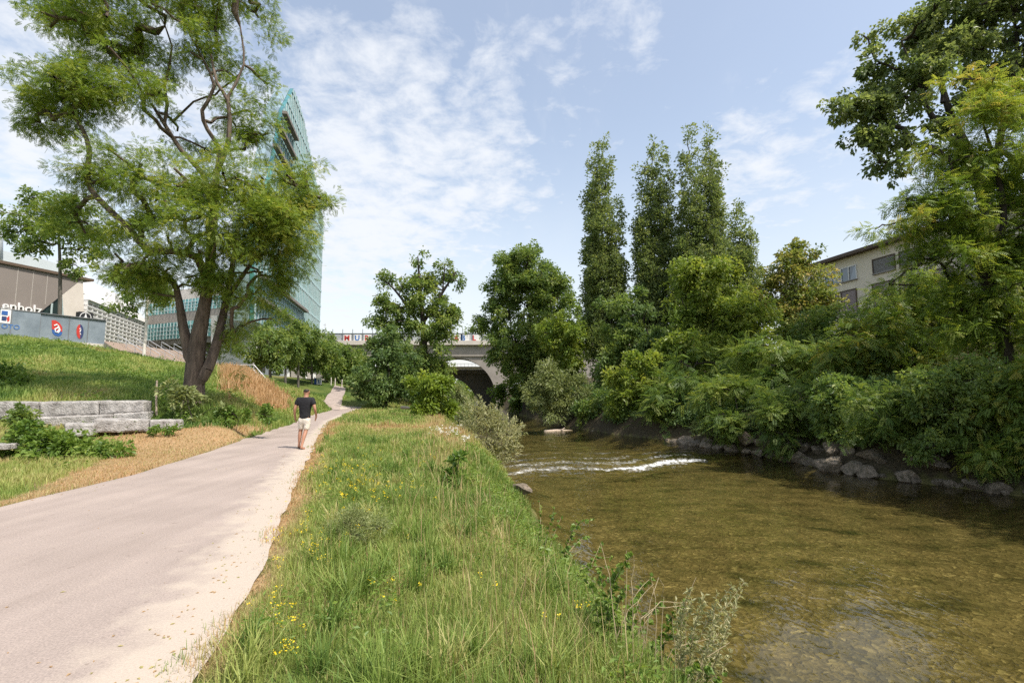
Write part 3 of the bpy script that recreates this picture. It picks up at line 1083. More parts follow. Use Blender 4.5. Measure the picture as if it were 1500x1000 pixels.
def skeleton(chains, anchors, r0, rnd, rmin=0.012, wob=0.12):
    """chains: list of (points, attach) ; every anchor is joined to the nearest limb. Returns edges + radii."""
    pos, par, ln = [], [], []
    fixed = []
    for ch in chains:
        pts = np.array([c[:3] for c in ch], float)
        rr = np.array([c[3] if len(c) > 3 else 0 for c in ch])
        q, qr = [pts[0]], [rr[0]]
        for a in range(len(pts) - 1):
            nseg = max(2, int(np.linalg.norm(pts[a + 1] - pts[a]) / max(0.35, r0 * 1.2)))
            p0 = pts[max(a - 1, 0)]
            p3 = pts[min(a + 2, len(pts) - 1)]
            for i in range(1, nseg + 1):
                t = i / nseg
                t2, t3 = t * t, t * t * t
                q.append(0.5 * ((2 * pts[a]) + (-p0 + pts[a + 1]) * t + (2 * p0 - 5 * pts[a] + 4 * pts[a + 1] - p3) * t2 + (-p0 + 3 * pts[a] - 3 * pts[a + 1] + p3) * t3))
                qr.append(rr[a] * (1 - t) + rr[a + 1] * t)
        start = -1
        if pos:
            dd = np.linalg.norm(np.array(pos) - q[0], axis=1)
            start = int(np.argmin(dd))
        for i, x in enumerate(q):
            par.append(start if i == 0 else len(pos) - 1)
            ln.append(0 if par[-1] < 0 else ln[par[-1]] + np.linalg.norm(x - pos[par[-1]]))
            pos.append(x)
            fixed.append(qr[i])
    nch = len(pos)
    cap = nch + 3 * len(anchors) + 8
    Pn = np.zeros((cap, 3))
    Pn[:nch] = pos
    Ln = np.zeros(cap)
    Ln[:nch] = ln
    cnt = nch
    par = list(par)
    if len(anchors):
        ch = Pn[:nch]
        d0 = np.array([np.min(np.linalg.norm(ch - a, axis=1)) for a in anchors])
        for ai in np.argsort(d0):
            a = anchors[ai]
            dv = a - Pn[:cnt]
            cost = np.linalg.norm(dv, axis=1) + 0.10 * Ln[:cnt] + np.maximum(0, -dv[:, 2]) * 0.7
            j = int(np.argmin(cost))
            L_ = np.linalg.norm(a - Pn[j])
            last = j
            ns = 3 if L_ > 0.6 else 1
            for s_ in range(1, ns + 1):
                f = s_ / ns
                x = Pn[j] * (1 - f) + a * f
                if s_ < ns:
                    x = x + rnd.normal(size=3) * L_ * wob * 0.6 + np.array([0, 0, L_ * wob * 0.5])
                Pn[cnt] = x
                Ln[cnt] = Ln[last] + np.linalg.norm(x - Pn[last])
                par.append(last)
                last = cnt
                cnt += 1
    w = np.zeros(cnt)
    haschild = np.zeros(cnt, bool)
    for i in range(cnt):
        if par[i] >= 0:
            haschild[par[i]] = True
    w[~haschild] = 1
    order = np.argsort(-Ln[:cnt])
    for i in order:
        if par[i] >= 0:
            w[par[i]] += w[i]
    root = w.max()
    rad = r0 * (w / root) ** 0.47
    rad[:nch] = np.maximum(rad[:nch] * 0.0 + np.array(fixed), np.where(np.array(fixed) > 0, 0, rad[:nch]))
    rad = np.maximum(rad, rmin)
    return Pn[:cnt], np.array(par), rad


def tubes_mesh(name, Pn, par, rad, mat, parent, n=7):
    e = np.where(par >= 0)[0]
    a, b_ = Pn[par[e]], Pn[e]
    ra = np.minimum(rad[par[e]], rad[e] * 1.35)
    rb_ = rad[e]
    t = norm(b_ - a)
    ref = np.where(np.abs(t[:, 2:3]) < 0.9, np.array([[0, 0, 1.0]]), np.array([[1.0, 0, 0]]))
    u = norm(np.cross(t, ref))
    v = np.cross(t, u)
    w = np.arange(n) * 2 * np.pi / n
    ring = u[:, None, :] * np.cos(w)[None, :, None] + v[:, None, :] * np.sin(w)[None, :, None]
    a2 = a - t * (ra * 0.25)[:, None]
    V = np.concatenate([a2[:, None, :] + ring * ra[:, None, None], b_[:, None, :] + ring * rb_[:, None, None]], 1)
    k = np.arange(n)
    q = np.stack([k, (k + 1) % n, n + (k + 1) % n, n + k], -1)
    loops = (q[None] + (np.arange(len(e)) * 2 * n)[:, None, None]).reshape(-1)
    me = mesh_from(name, V.reshape(-1, 3), np.full(len(e) * n, 4), loops, smooth=True)
    return link(name, me, mat, parent)


def tree(name, label, cat, px, Y, blobs, mat, tr=0.2, bark="bark_dark", group=None, seed=1, nb=160, limbs=None, trunk_px=None, base_z=None, top=None, crown_name="crown", trunk_name="trunk", **kw):
    rnd = np.random.default_rng(seed)
    X = (px - 750) * Y / F
    X = at(px, 560, Y)[0]
    z0 = float(H(X, Y)) if base_z is None else base_z
    root = empty(name, (X, Y, z0), label, cat, group)
    c, A = crown(crown_name, blobs, Y, M[mat], root, rnd, **kw)
    chains = []
    if trunk_px:
        for ch in trunk_px:
            pts = [tuple(at(p[0], p[1], Y + (p[3] if len(p) > 3 else 0))) + (p[2],) for p in ch]
            chains.append(pts)
        chains[0][0] = (chains[0][0][0], chains[0][0][1], z0 - 0.25, chains[0][0][3])
    else:
        ztop = A[:, 2].max()
        cen = A.mean(0)
        hi = A[A[:, 2] > np.percentile(A[:, 2], 75)].mean(0)
        chains.append([(X, Y, z0 - 0.25, tr * 1.25), (X + 0.03 * (cen[0] - X), Y, z0 + 0.12 * (cen[2] - z0), tr), (X * 0.55 + cen[0] * 0.45, Y * 0.6 + cen[1] * 0.4, z0 + 0.6 * (cen[2] - z0), tr * 0.78),
                       (cen[0], cen[1], cen[2], tr * 0.5), (hi[0], hi[1], hi[2], tr * 0.14)])
    if len(A) > nb:
        A = A[rnd.choice(len(A), nb, replace=False)]
    A = A[A[:, 2] > z0 + 0.12 * max(0.1, (A[:, 2].max() - z0))]
    Pn, par, rad = skeleton(chains, A, tr, rnd, rmin=max(0.008, 0.28 * Y / F))
    tubes_mesh(trunk_name, Pn, par, rad, M[bark], root)
    return root


# ---- the tall locust beside the path
LY = 20.0
loc_blobs = [(95, 135, 68, 42, -1), (60, 168, 48, 18, -1), (150, 62, 85, 50, 0, .72), (90, 30, 45, 35, 1, .7), (245, 40, 105, 52, 0, 0.6), (345, 55, 58, 55, 1, 0.6), (195, 128, 62, 42, -1, .6),
             (358, 150, 42, 58, 1, .7), (380, 195, 26, 30, 0.5), (300, 105, 50, 35, 2, 0.3), (130, 250, 42, 26, -1, .9), (215, 262, 72, 42, -1, .8), (335, 268, 82, 42, -1.5, .85, .06), (418, 270, 46, 30, -0.5, 1.2, .08),
             (463, 288, 26, 12, -0.5, 1.3), (455, 248, 16, 8, 0), (402, 324, 60, 46, -1, 1.1, .08), (300, 335, 80, 46, -1.8, .85, .05), (195, 340, 55, 34, -1), (235, 400, 62, 34, -0.5, .9), (362, 398, 56, 40, 0, .95),
             (350, 465, 36, 42, 1, .7), (190, 415, 40, 22, 0, .8), (120, -35, 85, 45, 0, .7), (250, -45, 110, 55, 0, .7), (360, -30, 60, 50, 0, .7), (412, 380, 34, 28, 0, 1), (110, 325, 45, 26, 0, .8), (345, 520, 26, 26, 2, .5),
             (280, 210, 40, 30, 2, .25), (240, 190, 40, 26, 2.5, .2)]
loc_trunk = [
    [(283, 585, 0.459), (284, 560, 0.370), (286, 530, 0.340), (291, 490, 0.296), (299, 450, 0.237), (306, 405, 0.207), (311, 340, 0.170), (316, 280, 0.141), (316, 252, 0.126)],
    [(278, 520, 0.244), (268, 478, 0.178), (262, 440, 0.133), (252, 410, 0.096), (222, 408, 0.052)],
    [(291, 560, 0.222), (304, 540, 0.207), (318, 500, 0.185, .4), (328, 455, 0.148, .7), (338, 405, 0.118, 1), (348, 335, 0.074, 1)],
    [(303, 418, 0.178), (290, 378, 0.148, -.6), (250, 368, 0.133, -1), (216, 366, 0.126, -1.2), (190, 335, 0.118, -1.2), (156, 303, 0.111, -1.2), (128, 268, 0.096, -1.2), (131, 222, 0.089, -1.2), (119, 186, 0.074, -1.2), (92, 150, 0.037, -1.2)],
    [(316, 258, 0.126), (322, 220, 0.096, .2), (304, 190, 0.081, .3), (296, 162, 0.074, .3), (314, 126, 0.067, .2), (287, 68, 0.037, .1), (262, 20, 0.022)],
    [(318, 250, 0.111), (335, 205, 0.096, -.3), (334, 148, 0.081, -.4), (318, 122, 0.059, -.4), (309, 80, 0.044)],
    [(335, 140, 0.059, -.4), (357, 95, 0.044, -.2), (352, 40, 0.030)],
    [(311, 300, 0.126), (298, 256, 0.096, .5), (266, 221, 0.089, .7), (241, 182, 0.081, .8), (222, 152, 0.052, .8)],
    [(241, 180, 0.067, .8), (245, 150, 0.067, .7), (241, 126, 0.059, .6), (252, 68, 0.037, .5), (230, 15, 0.022)],
    [(330, 440, 0.111, .7), (372, 380, 0.074, 1), (412, 320, 0.044, 0), (450, 285, 0.022, -.5)],
]
tree("locust_tree", "tall feathery locust tree with several dark crooked limbs, on the grass slope", "tree", 283, LY, loc_blobs, "locust", tr=0.5, bark="bark", seed=11, nb=420,
     trunk_px=loc_trunk, kind="pinnate", k=0.053, m=26, Lpx=24, lpx=8.0, asp=0.46, droop=0.16, gap=0.42, clump=6, gscale=1.0, updir=0.7, flat=0.6, shell=0.5, tvar=0.6)

# ---- small trees on the slope crest
tree("maple_tree", "slender young tree with a thin bare trunk behind the grey sheet fence", "tree", 81, 52, [(80, 320, 58, 22), (45, 340, 32, 16), (120, 335, 45, 22), (85, 350, 50, 18), (60, 372, 20, 9), (120, 388, 24, 10), (50, 300, 25, 12), (95, 300, 40, 14)],
     "mid", tr=0.2, bark="bark_grey", seed=12, nb=110, clump=4, k=0.048, m=42, lpx=4.4, Lpx=14, gap=0.38, droop=0.1)
rt = tree("sapling_tree", "young tree with a whitewashed trunk on the slope crest beside the stairs", "tree", 208, 45.5, [(205, 425, 40, 20), (185, 440, 28, 10), (235, 420, 30, 22), (215, 405, 35, 16), (180, 425, 20, 10)],
          "mid", tr=0.13, bark="limewash", seed=13, nb=60, k=0.03, m=40, lpx=4.6, Lpx=12, gap=0.36)

# ---- row of small plane trees by the tower
row = [(396, 54, 505, 30, 34, "first clipped plane tree, nearest of the row along the white tower base"), (418, 58, 503, 27, 32, "clipped plane tree standing before the wall poster, second from the near end of its row"),
       (437, 62, 508, 24, 31, "clipped plane tree before the flared concrete fin, in the middle of the row"),
       (457, 67, 515, 23, 30, "clipped plane tree just below the tower's straight glass edge"), (478, 73, 528, 22, 28, "clipped plane tree beside the blue and white notice board"),
       (496, 80, 536, 20, 24, "small rounded tree above the top of the uphill ramp, far end of the row")]
for i, (px, Y, cy_, rx, ry, lab) in enumerate(row):
    rx, ry, cy_ = rx * 1.22, ry * 1.22, cy_ - 4
    tree("plane_tree", lab, "tree", px, Y, [(px, cy_, rx * .8, ry * .8), (px - rx * .45, cy_ + 4, rx * .5, ry * .55), (px + rx * .45, cy_ + 6, rx * .5, ry * .55), (px, cy_ - ry * .55, rx * .5, ry * .4), (px + 2, cy_ + ry * .5, rx * .6, ry * .35)],
         "mid", tr=0.14, bark="bark_grey", group="clipped plane trees along the tower base", seed=20 + i, nb=50, k=0.055, m=40, lpx=4.0, Lpx=11, gap=0.30)

# ---- trees on the far part of the near bank
tree("oak_tree", "gnarled tree with bare crooked top limbs standing left of the bridge arch", "tree", 622, 62, [(620, 560, 40, 30), (590, 500, 32, 32), (640, 500, 20, 34), (615, 470, 45, 25), (570, 470, 25, 22), (615, 430, 26, 30, 0, 1, .1), (620, 400, 18, 14, 0, 1, .1), (612, 378, 9, 10), (580, 415, 16, 7), (562, 410, 14, 8), (597, 420, 9, 14),
     (655, 385, 9, 12), (668, 398, 12, 6), (640, 415, 14, 14), (668, 410, 8, 6), (580, 445, 22, 14), (650, 450, 14, 20), (636, 545, 22, 28), (600, 545, 30, 30), (655, 472, 10, 18)],
     "mid", tr=0.42, seed=30, nb=220, k=0.060, m=42, lpx=4.2, Lpx=12, gap=0.36,
     trunk_px=[[(624, 592, .55), (622, 545, .45), (621, 490, .38), (617, 440, .26), (614, 405, .16), (612, 375, .06)], [(621, 470, .26), (648, 428, .18), (668, 398, .08)], [(620, 485, .24), (594, 445, .17), (572, 418, .10), (558, 410, .05)], [(648, 430, .12), (652, 385, .05)]])
tree("hornbeam_tree", "low dense dark green tree with branches to the ground, in front of the gnarled tree", "tree", 566, 52, [(568, 540, 40, 36), (545, 560, 24, 26), (592, 555, 28, 30), (565, 508, 30, 20), (580, 492, 18, 12), (575, 582, 36, 10), (610, 560, 16, 24)],
     "dark", tr=0.2, seed=31, nb=100, k=0.06, m=44, lpx=4.4, Lpx=12, gap=0.28)
tree("alder_tree", "small tree behind the ramp top, between the plane row and the dark green tree", "tree", 520, 84, [(518, 545, 22, 26), (505, 555, 18, 18), (532, 532, 18, 20), (520, 520, 20, 14), (540, 548, 16, 22)], "mid", tr=0.14, seed=32, nb=50, k=0.07, m=40, lpx=3.8, Lpx=10, gap=0.3)
tree("hazel_bush", "yellow green bush at the meadow end beside the water", "bush", 632, 37, [(630, 576, 26, 24), (614, 576, 15, 20), (646, 590, 17, 22), (632, 554, 16, 11, 0, 1, .15), (650, 570, 10, 16), (632, 602, 28, 16), (622, 560, 12, 10, 0, 1, .15)],
     "yellow", tr=0.06, seed=33, nb=60, k=0.06, m=44, lpx=5.2, Lpx=12, gap=0.30)
tree("pale_bush", "pale grey green willow bush below the bridge arch, right of the yellow green bush", "bush", 672, 44, [(670, 584, 14, 14), (662, 596, 16, 12), (682, 598, 12, 10), (664, 568, 7, 7)],
     "willow", tr=0.05, seed=34, nb=50, k=0.07, m=44, lpx=5.5, asp=0.25, Lpx=11, gap=0.30, up=0.3)
tree("willow_bush", "silvery willow bush standing in the water's edge beside the riffle", "bush", 712, 24, [(712, 640, 34, 26), (695, 625, 22, 18), (735, 625, 20, 18), (715, 660, 28, 20), (738, 655, 16, 16), (690, 612, 12, 10), (742, 610, 10, 10), (725, 680, 18, 14), (705, 612, 14, 9)],
     "silver", tr=0.05, seed=35, nb=120, k=0.060, m=26, lpx=6.5, asp=0.28, Lpx=20, gap=0.42, gscale=0.5, up=1.0, droop=0.0, updir=0.35, base_z=-1.6)

# ---- far bank, from the bridge towards the camera
tree("lime_tree", "tall broad tree right of the bridge arch with a rounded double top", "tree", 770, 78, [(768, 400, 40, 36), (740, 410, 26, 26), (795, 400, 30, 30), (770, 368, 22, 14), (775, 450, 55, 40), (735, 450, 24, 18), (708, 462, 14, 12), (730, 482, 18, 18), (768, 500, 44, 40), (815, 440, 28, 30), (838, 470, 22, 30), (812, 500, 40, 38), (700, 478, 12, 14), (722, 500, 14, 18), (745, 525, 20, 26), (780, 545, 36, 30), (745, 388, 20, 14)],
     "mid", tr=0.45, seed=40, nb=200, k=0.075, m=44, lpx=4.0, Lpx=12, gap=0.34)
tree("elder_bush", "dark leafy bush overhanging the water at the bridge pier", "bush", 745, 84, [(755, 580, 24, 14), (738, 586, 14, 10), (780, 580, 24, 18), (762, 566, 22, 10), (790, 575, 16, 18)], "sumac", tr=0.08, seed=41, nb=40, k=0.06, m=44, lpx=4.4, Lpx=11, gap=0.28)
tree("maple_shrub", "bright yellow green bush high on the far bank below the broad tall tree", "bush", 830, 66, [(828, 485, 36, 24), (808, 500, 24, 22), (850, 500, 24, 26), (835, 520, 34, 22), (815, 470, 18, 12)], "bright", tr=0.1, seed=42, nb=50, k=0.055, m=44, lpx=4.6, Lpx=12, gap=0.3)
tree("sallow_bush", "rounded pale olive willow bush leaning over the far waterline", "bush", 820, 52, [(820, 575, 40, 30), (795, 580, 26, 26), (848, 580, 24, 26), (822, 552, 30, 16), (825, 600, 42, 14)], "willow", tr=0.08, seed=43, nb=70, k=0.055, m=44, lpx=5.2, asp=0.3, Lpx=13, gap=0.28, up=0.2, tvar=.35)


def poplar(label, px, Y, spines, seed, tr):
    bl = []
    rnd = random.Random(seed)
    for (x0, y0, x1, y1, w) in spines:
        n = 11
        for i in range(n):
            t = i / (n - 1)
            ww = w * 1.14 * (0.10 + 0.84 * math.sin(math.pi * min(1, 0.02 + 0.70 * t)) ** 1.15)
            bl.append((x0 * (1 - t) + x1 * t + rnd.uniform(-.25, .25) * w, y0 * (1 - t) + y1 * t, ww, abs(y1 - y0) / n * 0.95, rnd.uniform(-1, 1)))
    return tree("poplar_tree", label, "tree", px, Y, bl, "poplar", tr=tr, bark="bark_dark", group="columnar poplars on the far bank", seed=seed, nb=170, k=0.095, m=36, lpx=3.8, Lpx=12, up=1.1, droop=0.0, gap=0.29, gscale=0.5, updir=0.3, shell=0.6, clump=0)


poplar("single columnar poplar standing apart, nearest the bridge", 884, 66, [(884, 220, 884, 520, 20), (868, 232, 872, 470, 13), (903, 300, 900, 520, 15), (864, 340, 874, 520, 14), (908, 390, 905, 520, 13)], 50, 0.38)
poplar("columnar poplar with a split tip, close beside the tallest poplar", 962, 64, [(964, 226, 961, 540, 20), (944, 258, 948, 540, 16), (976, 232, 978, 470, 8), (940, 310, 950, 520, 12)], 51, 0.38)
poplar("tallest and broadest poplar with two blunt tips", 1020, 62, [(1006, 208, 1009, 540, 19), (1034, 214, 1030, 540, 24), (1050, 262, 1046, 500, 18), (999, 300, 997, 520, 10)], 52, 0.45)
poplar("shortest poplar, behind the right flank of the tallest one", 1082, 66, [(1078, 310, 1080, 500, 18), (1095, 340, 1096, 500, 16), (1065, 350, 1066, 500, 12)], 53, 0.3)

tree("ash_tree", "large light green tree in front of the poplars", "tree", 1040, 46, [(1040, 420, 52, 36, 0, 1, .08), (1075, 450, 42, 38), (1005, 440, 36, 34), (1045, 385, 32, 20, 0, 1, .1), (1050, 490, 70, 40), (1000, 500, 40, 40), (1100, 490, 30, 36), (1010, 395, 18, 16), (1030, 540, 60, 36)],
     "bright", tr=0.32, seed=54, nb=200, k=0.036, m=46, lpx=5.4, Lpx=16, gap=0.34, gscale=.8)
tree("rowan_tree", "rust tinged tree with a thin open top just left of the cream building", "tree", 1163, 48, [(1160, 400, 28, 24, 0, .8), (1163, 368, 18, 16, 0, .9), (1190, 402, 24, 14, 0, .8), (1140, 430, 34, 28), (1180, 440, 36, 28), (1135, 395, 20, 16, 0, .8), (1200, 445, 20, 20), (1180, 382, 14, 10), (1160, 475, 48, 30), (1185, 372, 10, 8)],
     "rust", tr=0.22, seed=55, nb=160, k=0.065, clump=4, m=36, lpx=5.0, Lpx=14, gap=0.38, gscale=.6, tvar=.7)
tree("birch_bush", "fresh green tree by the foot of the lone poplar", "tree", 905, 54, [(905, 470, 28, 34), (930, 500, 26, 36), (890, 510, 26, 30), (915, 540, 36, 36), (888, 560, 22, 34), (920, 440, 16, 18)], "mid", tr=0.16, seed=56, nb=90, k=0.045, m=44, lpx=4.8, Lpx=13, gap=0.33)
tree("dogwood_bush", "bright green bush reaching down to the far waterline, right of the pale olive willow", "bush", 932, 43, [(935, 560, 34, 34, 0, 1, .1), (915, 580, 24, 28), (955, 585, 26, 30), (925, 600, 32, 22), (940, 530, 22, 16)], "bright", tr=0.08, seed=57, nb=70, k=0.045, m=46, lpx=5.6, Lpx=14, gap=0.3)
sm = dict(kind="pinnate", m=14, lpx=15, asp=0.45, Lpx=24, droop=0.45, flat=0.45, updir=0.8, gscale=0.8)
tree("sumac_tree", "layered deep green tree with drooping fronds above the far end of the riffle", "tree", 1010, 40, [(1010, 560, 50, 28), (975, 575, 34, 26), (1045, 575, 40, 24), (1000, 600, 60, 22), (1020, 530, 40, 20), (970, 610, 26, 16)], "sumac", tr=0.16, seed=58, nb=90, k=0.036, gap=0.32, **sm)
tree("sumac_tree", "layered deep green tree below the rust tinged tree, fronds hanging over dark water", "tree", 1120, 35, [(1115, 530, 60, 26, 0, 1, .1), (1080, 545, 36, 24), (1160, 545, 48, 24), (1120, 575, 76, 26), (1150, 505, 44, 18, 0, 1, .12), (1100, 605, 66, 24), (1160, 605, 46, 24), (1060, 620, 36, 18), (1130, 635, 56, 14)],
     "sumac", tr=0.2, seed=59, nb=130, k=0.034, gap=0.34, **sm)
tree("robinia_tree", "dark green locust in front of the cream building wall with thin sloping stems", "tree", 1300, 31, [(1312, 452, 46, 20), (1350, 432, 36, 20), (1272, 476, 30, 16), (1300, 488, 80, 24), (1240, 490, 46, 26, 0, 1, .15), (1340, 490, 60, 34), (1280, 520, 80, 34), (1220, 530, 46, 30), (1340, 550, 60, 40), (1240, 575, 60, 34), (1300, 590, 76, 30), (1390, 440, 36, 34)],
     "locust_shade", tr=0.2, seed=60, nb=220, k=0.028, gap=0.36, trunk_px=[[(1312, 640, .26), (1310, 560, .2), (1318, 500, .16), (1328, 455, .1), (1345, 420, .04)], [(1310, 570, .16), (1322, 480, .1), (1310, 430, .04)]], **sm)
# trees nearest the camera on the far bank
tree("black_poplar_tree", "huge dark leaved tree overhanging from the upper right corner", "tree", 1475, 34, [(1330, 70, 62, 42), (1300, 130, 62, 48), (1290, 195, 46, 38), (1275, 235, 26, 18, 0, .8), (1360, 130, 60, 50), (1410, 60, 62, 60), (1400, 10, 60, 50), (1470, 40, 60, 60), (1350, 200, 50, 40, 0, .9), (1250, 165, 26, 20, 0, .9), (1470, -30, 90, 50), (1540, 60, 70, 80), (1480, 130, 60, 60), (1560, 0, 70, 70), (1320, 245, 24, 12, 0, .7), (1290, 45, 26, 14, 0, .8), (1540, 180, 60, 60)],
     "poplar", tr=0.6, seed=61, nb=300, k=0.024, m=40, lpx=6.2, asp=0.7, Lpx=17, gap=0.41, gscale=.6,
     trunk_px=[[(1478, 690, .65), (1470, 500, .55), (1450, 320, .45), (1420, 230, .34), (1390, 160, .22), (1370, 90, .1)], [(1420, 230, .25), (1365, 170, .18), (1345, 120, .1), (1320, 60, .04)], [(1440, 280, .2), (1350, 210, .12), (1300, 250, .05)], [(1445, 300, .3), (1470, 180, .2), (1490, 80, .12), (1480, 0, .05)], [(1380, 150, .12), (1385, 100, .08), (1400, 30, .04)]])
tree("robinia_tree", "leaning locust with yellowing tips, largest locust on the far bank, overhanging dark water", "tree", 1450, 24, [(1440, 160, 56, 36, 0, 1, .22), (1480, 140, 50, 34, 0, 1, .22), (1400, 215, 56, 32, 0, 1, .2), (1455, 235, 60, 45), (1375, 280, 52, 28, 0, 1, .15), (1330, 318, 36, 12, 0, 1, .22), (1290, 332, 20, 8, 0, .9, .25), (1420, 310, 70, 42), (1490, 330, 60, 60), (1355, 385, 36, 18), (1412, 385, 52, 36), (1330, 412, 26, 14), (1470, 420, 60, 50), (1345, 340, 24, 10, 0, .9, .15), (1540, 250, 60, 90), (1430, 470, 60, 36), (1490, 500, 60, 50), (1400, 120, 30, 16, 0, .7, .25)],
     "locust", tr=0.34, seed=62, nb=340, k=0.030, gap=0.37, kind="pinnate", m=15, lpx=13, asp=0.45, Lpx=24, droop=0.22, flat=0.5, updir=0.75, gscale=0.9, tvar=.6,
     trunk_px=[[(1462, 705, .38), (1470, 620, .32), (1478, 540, .28), (1458, 450, .24), (1430, 385, .20), (1400, 345, .14), (1350, 320, .08), (1300, 330, .03)], [(1440, 410, .2), (1470, 330, .14), (1460, 250, .10), (1440, 180, .04)], [(1430, 385, .14), (1405, 290, .09), (1390, 230, .04)], [(1465, 480, .18), (1510, 400, .12), (1530, 280, .06)]])
ov = dict(kind="pinnate", m=14, asp=0.48, droop=0.35, flat=0.5, updir=0.8, gscale=0.7, lpx=13, Lpx=24)
br_ = dict(m=42, lpx=6.2, Lpx=16, droop=0.25, gscale=0.6)
for i, (px, Y, bl, mt, lab, nm, kw_) in enumerate([
    (1165, 27.2, [(1150, 600, 46, 20), (1195, 605, 40, 22), (1120, 618, 34, 14), (1175, 575, 40, 18), (1215, 628, 30, 14), (1145, 632, 36, 12)], "sumac", "fronded shrub overhanging the water above the first riprap boulders", "riverside_shrub", ov),
    (1235, 24.5, [(1235, 620, 36, 22), (1215, 600, 40, 22), (1265, 635, 30, 18), (1245, 580, 40, 22)], "mid", "leafy shrub leaning over the middle of the riprap row", "riverside_shrub", br_),
    (1310, 22.0, [(1305, 600, 52, 24), (1345, 615, 40, 24), (1280, 635, 36, 16), (1330, 650, 40, 14), (1320, 570, 50, 24)], "sumac", "fronded shrub hanging over the palest riprap boulders", "riverside_shrub", ov),
    (1400, 20.0, [(1395, 600, 52, 36), (1365, 640, 30, 20), (1430, 640, 36, 24), (1400, 665, 40, 12), (1420, 560, 40, 30), (1370, 560, 34, 26)], "mid", "dense dark shrub under the leaning locust", "riverside_shrub", br_),
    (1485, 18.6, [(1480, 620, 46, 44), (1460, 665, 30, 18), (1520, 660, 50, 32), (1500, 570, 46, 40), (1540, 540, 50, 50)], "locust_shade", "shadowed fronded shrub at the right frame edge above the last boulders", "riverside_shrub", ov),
    (1070, 33, [(1070, 635, 34, 16), (1045, 640, 22, 14), (1095, 640, 24, 12), (1060, 652, 26, 8)], "willow", "small grey green shrub dipping into the water at the riffle's far end", "riverside_shrub", br_),
    (1000, 38.5, [(995, 605, 34, 16), (970, 616, 20, 12), (1020, 612, 22, 14), (985, 585, 30, 16)], "sumac", "low fronded shrub on the gravel bar below the layered tree", "riverside_shrub", ov),
    (880, 48, [(880, 600, 24, 18), (865, 608, 16, 12), (900, 606, 18, 14)], "mid", "low green shrub between the olive willow and the bright bush", "riverside_shrub", br_),
    (1080, 31.5, [(1075, 580, 46, 20, 0, 1, .1), (1110, 595, 36, 18), (1045, 600, 30, 16), (1085, 615, 40, 12)], "sumac", "bright fronded sapling arching over the water just beyond the riprap", "riverside_shrub", ov),
]):
    tree(nm, lab, "bush", px, Y, bl, mt, tr=0.07, seed=70 + i, nb=70, k=0.036, gap=0.33, group="shrubs along the far waterline", **kw_)
# dark mass filling the wood behind
tree("elm_tree", "broad shadowed tree in the middle of the far bank wood, before the cream building", "tree", 1230, 42, [(1215, 500, 60, 36), (1280, 510, 60, 50), (1240, 550, 80, 40), (1180, 550, 50, 36), (1330, 480, 46, 46), (1270, 492, 36, 16, 0, 1, .1), (1195, 490, 30, 20)], "mid", tr=0.25, seed=80, nb=120, k=0.030, m=46, lpx=5.8, Lpx=18, gap=0.32)
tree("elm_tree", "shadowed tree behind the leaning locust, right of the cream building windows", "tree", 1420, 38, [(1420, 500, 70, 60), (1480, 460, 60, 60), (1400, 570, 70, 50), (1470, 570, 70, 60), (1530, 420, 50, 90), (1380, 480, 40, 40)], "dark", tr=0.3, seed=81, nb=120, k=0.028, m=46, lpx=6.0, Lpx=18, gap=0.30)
tree("elm_tree", "dark tree filling the gap between the light green tree and the bright bush", "tree", 965, 52, [(965, 520, 34, 44), (985, 560, 40, 40), (950, 480, 24, 30), (930, 455, 20, 24)], "dark", tr=0.22, seed=82, nb=90, k=0.038, m=44, lpx=5.0, Lpx=14, gap=0.32)


def world_tree(label, X, Y, hs, mat, seed):
    f = F / Y
    pxc = 750 + X * (F * cP) / Y
    bl = []
    for (dx, z, r) in hs:
        v = (z - CAMZ) / Y
        py = 575 - v * F * 1.0
        bl.append((pxc + dx * f, py, r * f, r * 0.8 * f))
    tree("ash_tree", label, "tree", pxc, Y, bl, mat, tr=0.3, seed=seed, nb=80, k=0.030 * (Y / F) ** 2 * 2200, m=40, lpx=0.16 * f, Lpx=0.9 * f, gap=0.3, group="wood of the far bank beside the camera")


for i, (X, Y) in enumerate([(23.5, 14.5), (24, 9.5), (24.5, 5), (24, 0.9), (29, 12), (29.5, 6)]):
    world_tree("leafy tree of the far bank wood, beyond the right frame edge", X, Y, [(0, 5, 3.0), (0.5, 8, 3.6), (-1.2, 10.5, 3.0), (0.8, 13, 3.0), (-2.6, 6.5, 2.0), (2, 10, 2.8)], "dark" if i % 2 else "mid", 300 + i)


# far wood beyond the bridge and behind the banks (masses glimpsed through gaps)
def wood(name, label, pts, mat, seed, **kw):
    rnd = np.random.default_rng(seed)
    Vs = []
    for (px, py, rx, ry, Y) in pts:
        o, A = crown("_t", [(px, py, rx, ry)], Y, M[mat], None, rnd, **kw)
        Vs.append(o)
    # join numerically
    V, Nf, Lp, T, c = [], [], [], [], 0
    for o in Vs:
        me = o.data
        v = np.empty(len(me.vertices) * 3, np.float32)
        me.vertices.foreach_get("co", v)
        l = np.empty(len(me.loops), np.int32)
        me.loops.foreach_get("vertex_index", l)
        tt = np.empty(len(me.vertices), np.float32)
        me.attributes["tint"].data.foreach_get("value", tt)
        V.append(v.reshape(-1, 3))
        Lp.append(l + c)
        Nf.append(np.full(len(me.polygons), 4))
        T.append(tt)
        c += len(me.vertices)
        bpy.data.objects.remove(o)
        bpy.data.meshes.remove(me)
    o = link(name, mesh_from(name, np.concatenate(V), np.concatenate(Nf), np.concatenate(Lp), {"tint": np.concatenate(T)}), M[mat])
    return tag(o, label, "woodland", None, "stuff")


